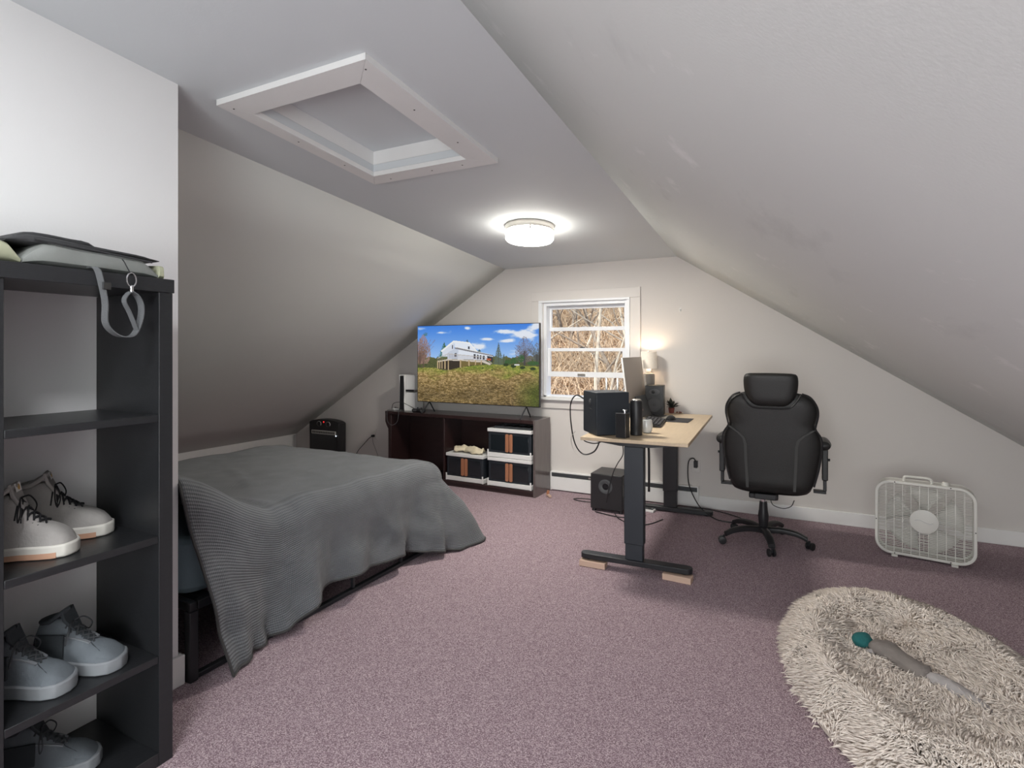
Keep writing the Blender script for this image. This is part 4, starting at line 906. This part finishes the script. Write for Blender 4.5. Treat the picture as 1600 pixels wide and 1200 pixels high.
cable('floor_cable', [(-1.05,5.02,.006),(-.92,4.98,.006),(-.74,5.09,.008),(-.55,5.06,.006),(-.38,4.95,.006),(-.30,4.80,.006)], .004, 'black cable running along the carpet toward the chair')

# ------------------------------------------------------------------ office chair
ch = thing('office_chair', 'black leather executive office chair seen from behind', 'office chair', (-.185,4.41,0))
CXo = .055  # back centre offset
def ringsection(hw_, y0, th, z, n=28, p=.55):
    return [(CXo+hw_*math.copysign(abs(math.cos(a))**p, math.cos(a)), y0+th*math.copysign(abs(math.sin(a))**.8, math.sin(a)), z) for a in [2*PI*k/n for k in range(n)]]
def yback(z): return -.215-.10*max(0, z-.5)**1.2+.02
bo = [(.418,.17),(.435,.22),(.47,.255),(.52,.272),(.58,.285),(.66,.300),(.72,.308),(.77,.308),(.82,.302),(.862,.285),(.885,.268),(.905,.268),(.94,.280),(.98,.288),(1.02,.284),(1.06,.265),(1.09,.235),(1.11,.195),(1.118,.15)]
rings = [ringsection(interp(z, bo), yback(z)+.03*0, .052 if .45 < z < 1.08 else .036, z) for z in [a for a,_ in bo]]
MB().loft(rings).build('backrest', 'leather', ch, subsurf=1, ang=80)
# central rear shell panel and seams
def rb(x, z, off=-.056): return (CXo+x, yback(z)+off, z)
for sx in (-1,1):
    MB().ribbon([rb(sx*x, z) for x, z in ((.262,.875),(.20,.83),(.168,.795),(.158,.75),(.155,.65),(.148,.50),(.146,.45))], (1,0,0), .018, .004).build('rear_seam', 'seam', ch)
    MB().tube(spline([(CXo+sx*x, yback(z)-.030, z) for x, z in ((.19,1.113),(.24,1.09),(.278,1.03),(.285,.97),(.272,.90),(.272,.875),(.303,.82),(.308,.75),(.292,.62),(.262,.49))]), .006, 6).build('piping', 'black', ch)
hr = [(1.02,.09),(1.028,.115),(1.05,.135),(1.09,.158),(1.14,.168),(1.20,.172),(1.235,.165),(1.25,.150)]
MB().loft([ringsection(interp(z, hr), yback(z)-.022, .048 if 1.03 < z < 1.24 else .035, z, 24, .4) for z in [a for a,_ in hr]]).build('headrest', 'leather', ch, subsurf=1, ang=80)
MB().tube(spline([rb(x, z, -.058) for x, z in ((-.185,1.105),(-.165,1.07),(-.135,1.03),(-.10,1.012),(0,1.008),(.10,1.012),(.135,1.03),(.165,1.07),(.185,1.105))]), .006, 6).build('headrest_piping', 'black', ch)
# seat
sr = []
for (z, a, b_) in ((.385,.20,.20),(.40,.255,.235),(.44,.275,.25),(.47,.270,.245),(.485,.23,.21)):
    sr.append([(CXo-.01+a*math.copysign(abs(math.cos(t))**.5, math.cos(t)), .07+b_*math.copysign(abs(math.sin(t))**.5, math.sin(t)), z) for t in [2*PI*k/28 for k in range(28)]])
MB().loft(sr).build('seat', 'leather', ch, subsurf=1, ang=80)
MB().box(-.09,.10,-.12,.12,.345,.384).build('tilt_mechanism', 'black', ch, bevel=.008)
MB().box(-.05,.09,-.19,-.13,.36,.40).build('back_bracket', 'black', ch, bevel=.006)
MB().lathe([(.028,.120),(.030,.125),(.036,.20),(.030,.24),(.026,.30)], 20).build('column_cover', 'black', ch)
MB().lathe([(.017,.300),(.017,.3445)], 16).build('gas_lift', 'chrome', ch)
MB().tube(spline([(.05,-.10,.345),(.07,-.17,.325),(.13,-.19,.315),(.18,-.17,.33),(.20,-.12,.36)]), .003, 5).build('tilt_lever', 'black', ch)
for sx in (-1,1):
    xa = CXo+sx*.335
    MB().loft([[(xa+sx*.0+w_*math.cos(t), yy, .735+h_*math.sin(t)) for t in [2*PI*k/16 for k in range(16)]] for yy, w_, h_ in ((-.20,.015,.012),(-.19,.038,.030),(-.12,.046,.036),(0,.044,.032),(.08,.040,.026),(.10,.018,.012))], T=Matrix.Translation((sx*-.01,.05,.02))).build('armrest_pad', 'leather', ch)
    MB().box(xa-.018,xa+.018,-.04,.04,.50,.725).build('arm_post', 'black', ch, bevel=.006)
    MB().box(xa-.010,xa+.010,-.028,.028,.425,.499).build('arm_stem', 'blackm', ch, bevel=.003)
    MB().box(min(xa-sx*.07,xa+sx*.008),max(xa-sx*.07,xa+sx*.008),-.028,.028,.405,.424).build('arm_bracket', 'blackm', ch, bevel=.003)
    MB().lathe([(.009,0),(.009,.014)], 10, TR((xa+sx*.018,0,.64),0,sx*PI/2)).build('arm_button', 'black', ch)
MB().lathe([(.030,.075),(.042,.080),(.045,.112),(.034,.1195)], 24).build('base_hub', 'black', ch)
for k in range(5):
    a = math.radians(-77+72*k)
    pts = spline([(.03,0,.098),(.12,0,.108),(.22,0,.098),(.285,0,.072)],4); rings = []
    for i, p in enumerate(pts):
        t = i/(len(pts)-1); hw_ = .028-.006*t; hh = .022-.006*t; rings.append([(p.x, hw_*math.copysign(abs(math.cos(u_))**.6,math.cos(u_)), p.z+hh*math.copysign(abs(math.sin(u_))**.6,math.sin(u_))) for u_ in [2*PI*q_/12 for q_ in range(12)]])
    lg = MB().loft(rings, T=TR(rz=a)).build('base_leg', 'black', ch)
    ca_ = MB(); cr = random.uniform(0,2*PI); C0 = TR((.295*math.cos(a),.295*math.sin(a),.0),0,0,cr)
    for sy in (-1,1): ca_.lathe([(.018,-.008),(.026,-.006),(.0275,0),(.026,.006),(.016,.009)], 18, C0 @ TR((.012,sy*.016,.0280),PI/2))
    ca_.build('caster', 'black', lg)
    MB().lathe([(.008,.030),(.008,.066)], 8, TR((.295*math.cos(a),.295*math.sin(a),0))).build('caster_stem', 'blackm', lg)

# ------------------------------------------------------------------ box fan
fn_ = thing('box_fan', 'ivory white box fan standing on the carpet by the right wall', 'fan', (.785,4.515,0), math.radians(-9.5))
FW, FH, FZ = .545, .50, .012
def ringloft(w_, h_, r_, w2_, h2_, r2_, y0, y1):
    A = rrect(w_,h_,r_,8,0,FZ+FH/2); B = rrect(w2_,h2_,r2_,8,0,FZ+FH/2); k = len(A)
    mb = MB(); mb.add([(p[0],y0,p[1]) for p in A]+[(p[0],y0,p[1]) for p in B]+[(p[0],y1,p[1]) for p in B]+[(p[0],y1,p[1]) for p in A],
        [(i,(i+1)%k,(i+1)%k+k,i+k) for i in range(k)]+[(i+k,(i+1)%k+k,(i+1)%k+2*k,i+2*k) for i in range(k)]+[(i+2*k,(i+1)%k+2*k,(i+1)%k+3*k,i+3*k) for i in range(k)]+[(i+3*k,(i+1)%k+3*k,(i+1)%k,i) for i in range(k)])
    return mb
ringloft(FW,FH,.09,FW-.036,FH-.036,.075,-.008,.006).build('front_bezel', 'offwhite', fn_, bevel=.003)
ringloft(FW-.006,FH-.006,.088,FW-.014,FH-.014,.085,.0065,.100).build('housing', 'offwhite', fn_)
ringloft(FW,FH,.09,FW-.036,FH-.036,.075,.1005,.112).build('rear_bezel', 'offwhite', fn_, bevel=.003)
def half(z, inset=.016):
    w_, h_, r_ = FW/2-inset, FH/2-inset, .075; dz = abs(z-(FZ+FH/2))
    return w_ if dz < h_-r_ else w_-r_+math.sqrt(max(0, r_*r_-(dz-(h_-r_))**2))
for yy, kk in ((-.004,0),(.103,1)):
    gr_ = MB(); nz_ = 40 if kk == 0 else 22
    for i in range(nz_):
        z = FZ+.022+(FH-.044)*(i+.5)/nz_; w_ = half(z); gr_.box(-w_,w_,yy,yy+.006,z-.0013,z+.0013)
    gr_.build('grille_bars', 'offwhite', fn_, kind='stuff')
    for i in range(10 if kk == 0 else 5):
        x = -.21+.42*i/(9 if kk == 0 else 4); xh = abs(x); hh = FH/2-.016 if xh < FW/2-.091 else FH/2-.016-.075+math.sqrt(max(0,.075**2-(xh-(FW/2-.091))**2))
        MB().box(x-.002,x+.002,yy-.0012,yy-.0002,FZ+FH/2-hh,FZ+FH/2+hh).build('grille_rib', 'offwhite', fn_)
MB().lathe([(.080,0),(.078,.006),(.060,.010),(.001,.012)], 32, TR((0,-.0055,FZ+FH/2),PI/2)).build('centre_badge', 'offwhite', fn_)
MB().tube(spline([(-.048,-.0185,FZ+FH/2+.004),(-.03,-.019,FZ+FH/2+.012),(0,-.0195,FZ+FH/2),(.03,-.019,FZ+FH/2-.010),(.048,-.0185,FZ+FH/2-.002)]), .0025, 5).build('badge_emblem', 'white', fn_)
MB().lathe([(.050,.020),(.055,.030),(.055,.070),(.045,.085)], 24, TR((0,.0,FZ+FH/2),-PI/2) ).build('motor', 'offwhite', fn_)
for k in range(5):
    a = 2*PI*k/5+.3; vs = []; fs = []
    for i in range(6):
        r_ = .056+.16*i/5
        for j in range(5):
            t = (j/4-.5)*(.55+.5*i/5); vs.append((r_*math.cos(a+t), .045+.030*(j/4-.5)*2*(1-.3*i/5), FZ+FH/2+r_*math.sin(a+t)))
    for i in range(5):
        for j in range(4): q_ = i*5+j; fs.append((q_,q_+1,q_+6,q_+5))
    o = MB().add(vs, fs).build('fan_blade', 'offwhite', fn_); o.modifiers.new('s','SOLIDIFY').thickness = .002
zt = FZ+FH
MB().tube(spline([(-.11,.04,zt-.004),(-.108,.04,zt+.022),(-.09,.04,zt+.030),(0,.04,zt+.032),(.025,.04,zt+.030),(.040,.04,zt+.020),(.042,.04,zt-.004)],4), .008, 8).build('handle', 'offwhite', fn_)
MB().lathe([(.022,0),(.022,.014),(.015,.024)], 18, TR((.115,.045,zt-.004))).build('speed_knob', 'offwhite', fn_)
for x in (-.16,.16): MB().box(x-.018,x+.018,-.03,.135,0,.0135).build('foot', 'offwhite', fn_, bevel=.003)
for x, z in ((-.16,zt-.008),(.14,zt-.008),(-.16,FZ+.008),(.14,FZ+.008),(-FW/2+.008,FZ+FH*.45),(FW/2-.008,FZ+FH*.45)): MB().lathe([(.004,0),(.004,.001)], 8, TR((x,-.0083,z),PI/2)).build('screw', 'seam', fn_)

# ------------------------------------------------------------------ pet bed
pb = thing('pet_bed', 'oval cream shaggy fur pet bed on the carpet at lower right', 'pet bed', (.452,2.745,0), math.radians(9))
PA, PB_ = .495, .80
PT = [(0,.098),(.40,.094),(.52,.088),(.64,.120),(.75,.142),(.86,.132),(.94,.10),(.99,.045),(1.0,.004)]
PQ = [(0,.098),(.40,.104),(.52,.112),(.64,.124),(.75,.132),(.86,.125),(.94,.095),(.99,.045),(1.0,.004)]
def pz(rr_, a=2.2):   # height profile by normalised radius
    return interp(rr_, PT)
rings = []
for i in range(26):
    rr_ = 1-i/25*.999 if i < 25 else .001; ring = []
    for k in range(72):
        a = 2*PI*k/72; wv = 1+.02*noise.noise((math.cos(a)*2,math.sin(a)*2,5)); ring.append((PA*.94*rr_*wv*math.cos(a), PB_*.955*rr_*wv*math.sin(a), max(.002, float(np.clip(.5+.8*math.cos(a-2.3),0,1)*interp(rr_,PT)+(1-np.clip(.5+.8*math.cos(a-2.3),0,1))*interp(rr_,PQ))+.012*noise.noise((rr_*4*math.cos(a),rr_*5*math.sin(a),2))*(rr_ < .97))))
    rings.append(ring)
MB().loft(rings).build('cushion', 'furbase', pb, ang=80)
# tufts as one mass of bent tapering locks
def mixz(q_, a_):
    k_ = np.clip(.5+.8*np.cos(a_-2.3), 0, 1); return np.interp(q_, [t_[0] for t_ in PT], [t_[1] for t_ in PT])*k_+np.interp(q_, [t_[0] for t_ in PQ], [t_[1] for t_ in PQ])*(1-k_)
N = 26000
rr_ = np.sqrt(rng.random(N))*.995; rr_ = np.where(rng.random(N) < .28, .72+.28*rng.random(N), rr_); a = rng.random(N)*2*PI
P0 = np.stack([PA*.96*rr_*np.cos(a), PB_*.97*rr_*np.sin(a), mixz(rr_, a)], 1)
e_ = 1e-3; zp = lambda q_: np.interp(q_, [t_[0] for t_ in PT], [t_[1] for t_ in PT])
sl = (zp(np.minimum(rr_+.02,1))-zp(rr_-.02))/(.04*.65)
rad = np.stack([np.cos(a)*PB_, np.sin(a)*PA, 0*a], 1); rad /= np.linalg.norm(rad, axis=1)[:,None]
nrm = np.stack([-rad[:,0]*sl, -rad[:,1]*sl, np.ones(N)], 1); nrm /= np.linalg.norm(nrm, axis=1)[:,None]
rd = rng.normal(0, .55, (N,3)); rd[:,2] *= .3
cl_ = np.stack([[noise.noise((p[0]*9, p[1]*9, 1.0)) , noise.noise((p[0]*9, p[1]*9, 7.0)), 0] for p in P0.tolist()])
lean = rad*np.where(rr_ > .74, .75, -.25)[:,None]+rd*.55+cl_*2.0; lean[:,2] -= np.where(rr_ > .8, .35, .05)
L_ = rng.uniform(.030, .055, N)*np.where(rr_ > .97, .85, 1)
d1 = nrm*.9+lean*.5; d1 /= np.linalg.norm(d1, axis=1)[:,None]; d2 = nrm*.25+lean*1.1; d2 /= np.linalg.norm(d2, axis=1)[:,None]
sdv = np.cross(d1, rng.normal(0,1,(N,3))); sdv /= np.linalg.norm(sdv, axis=1)[:,None]; w_ = rng.uniform(.0030,.0052,N)[:,None]
th2 = np.cross(d1, sdv)
B0 = P0-nrm*.004; M1 = P0+d1*L_[:,None]*.5; T1 = M1+d2*L_[:,None]*.55
Vt = np.stack([B0+sdv*w_, B0-sdv*w_*.5+th2*w_*.8, B0-sdv*w_*.5-th2*w_*.8, M1+sdv*w_*.8, M1-sdv*w_*.4+th2*w_*.7, M1-sdv*w_*.4-th2*w_*.7, T1], 1)
Vt[...,2] = np.maximum(Vt[...,2], .003); Vt = Vt.reshape(-1,3)
ft = np.array([(0,1,4,3),(1,2,5,4),(2,0,3,5)]); f3 = np.array([(3,4,6),(4,5,6),(5,3,6)])
off = (np.arange(N)*7)[:,None,None]
F4 = (ft[None]+off).reshape(-1,4).tolist(); F3 = (f3[None]+off).reshape(-1,3).tolist()
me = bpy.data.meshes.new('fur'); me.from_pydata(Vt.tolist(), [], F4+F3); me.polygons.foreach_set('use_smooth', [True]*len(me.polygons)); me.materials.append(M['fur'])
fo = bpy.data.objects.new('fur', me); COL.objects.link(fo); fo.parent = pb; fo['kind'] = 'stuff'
# plush toy
ty = thing('plush_toy', 'long grey plush dog toy with a teal head lying in the pet bed', 'toy', (.40,2.735,.105), math.radians(-41))
def blobloft(pts, rad_, n=14, wob=.15, seed=0):
    rings = []; P_ = [Vector(p) for p in pts]
    for i, p in enumerate(P_):
        d = (P_[min(i+1,len(P_)-1)]-P_[max(i-1,0)]).normalized(); s1 = d.cross(Vector((0,0,1))).normalized(); s2 = s1.cross(d)
        rings.append([p+(s1*math.cos(t)+s2*math.sin(t)*.7)*rad_[i]*(1+wob*noise.noise((i*.7+seed,t*1.5,seed))) for t in [2*PI*k/n for k in range(n)]])
    return rings
MB().loft(blobloft([(-.205+.012*k,0,.028) for k in range(8)], [.014,.032,.042,.046,.044,.038,.030,.016], 16, .3, 3)).build('head', 'teal', ty, subsurf=1)['label'] = 'teal head'
MB().loft(blobloft(spline([(-.13,.0,.024),(-.06,.012,.030),(.02,.0,.026),(.09,-.006,.022),(.115,-.006,.02)],4), [.020]+[.040,.046,.046,.045,.044,.042,.040,.038,.040,.042,.042,.040,.036,.030,.022,.012], 14, .3, 5)).build('body', 'greyplush', ty)
MB().loft(blobloft(spline([(.10,-.004,.018),(.17,.004,.018),(.24,.0,.016),(.33,-.02,.014)],4), [.022,.030,.034,.034,.033,.031,.029,.028,.026,.024,.020,.015,.008], 12, .35, 8)).build('tail', 'greypale', ty)['label'] = 'pale grey flattened tail end'
MB().loft(blobloft([(-.09,-.02,.022),(-.105,-.035,.018),(-.115,-.048,.016)], [.010,.013,.006], 10, .2, 9)).build('ear', 'greypale', ty)

# ------------------------------------------------------------------ outdoors
vs = []; fs = []; NX, NY = 60, 60
for j in range(NY+1):
    y = 8.5+44*(j/NY)**1.3
    for i in range(NX+1):
        x = -34+44*i/NX; z = -2.6+max(0, y-9)*.40+.35*noise.noise((x*.3,y*.3,0))+.12*noise.noise((x*1.3,y*1.3,4)); vs.append((x,y,z))
for j in range(NY):
    for i in range(NX): k = j*(NX+1)+i; fs.append((k,k+1,k+NX+2,k+NX+1))
def gz_(x, y): return -2.6+max(0, y-9)*.40+.35*noise.noise((x*.3,y*.3,0))
hl = struct(MB().add(vs, fs).build('ground_hillside', 'leaf_litter'))
rt = random.Random(11)
def grow(mb, p, d, L, r, lv):
    pts = [p]; rs = [r]; q_ = Vector(p); dd = Vector(d)
    for i in range(4):
        dd = (dd+Vector((rt.gauss(0,.13),rt.gauss(0,.13),rt.gauss(0,.06)))).normalized(); q_ = q_+dd*L/4; pts.append(q_.copy()); rs.append(r*(1-.2*(i+1)))
    mb.tube(pts, rs, 6 if lv < 1 else 4, cap=False)
    if lv >= 3: return
    for k in range([7,4,3][lv]):
        i = rt.randint(1,4); a = rt.uniform(0,2*PI); nd = (dd*.55+Vector((math.cos(a),math.sin(a),rt.uniform(-.1,.6)))*.8).normalized()
        grow(mb, pts[i], nd, L*rt.uniform(.42,.62), rs[i]*.6, lv+1)
def tree(name, x, y, h_, r, m, lab, grp):
    mb = MB(); z = gz_(x,y)-.15; lean_ = Vector((rt.uniform(-.8,.8),rt.uniform(-.1,.1),1)).normalized()
    grow(mb, Vector((x,y,z)), lean_, h_, r, 0); o = mb.build(name, m); tag(o, lab, 'tree', grp)
for i in range(18):
    y = rt.uniform(12.5,26); x = -y*rt.uniform(.22,.52); tree('bare_tree', x, y, rt.uniform(4,8), rt.uniform(.035,.075), ['bark','palebark'][i % 2], ['leafless dark barked tree on the hillside outside the window','leafless pale barked tree on the hillside outside the window'][i % 2], ['dark barked trees outside the window','pale barked trees outside the window'][i % 2])
mb = MB()
for i in range(4200):
    y = rt.uniform(11,27); x = -y*rt.uniform(.18,.56); z = gz_(x,y); a = rt.uniform(0,2*PI); L = rt.uniform(.5,1.7); e2 = rt.uniform(.1,1.3)
    d = Vector((math.cos(a)*math.cos(e2), math.sin(a)*math.cos(e2), math.sin(e2))); p = Vector((x,y,z)); m_ = p+d*L*.5+Vector((rt.gauss(0,.08),0,rt.gauss(0,.08)))
    mb.tube([p, m_, p+d*L+Vector((rt.gauss(0,.15),0,rt.gauss(0,.1)))], [.016,.012,.006], 3, cap=False)
br = mb.build('undergrowth', 'twig', kind='stuff'); tag(br, 'dense dry brush covering the hillside outside the window', 'brush')
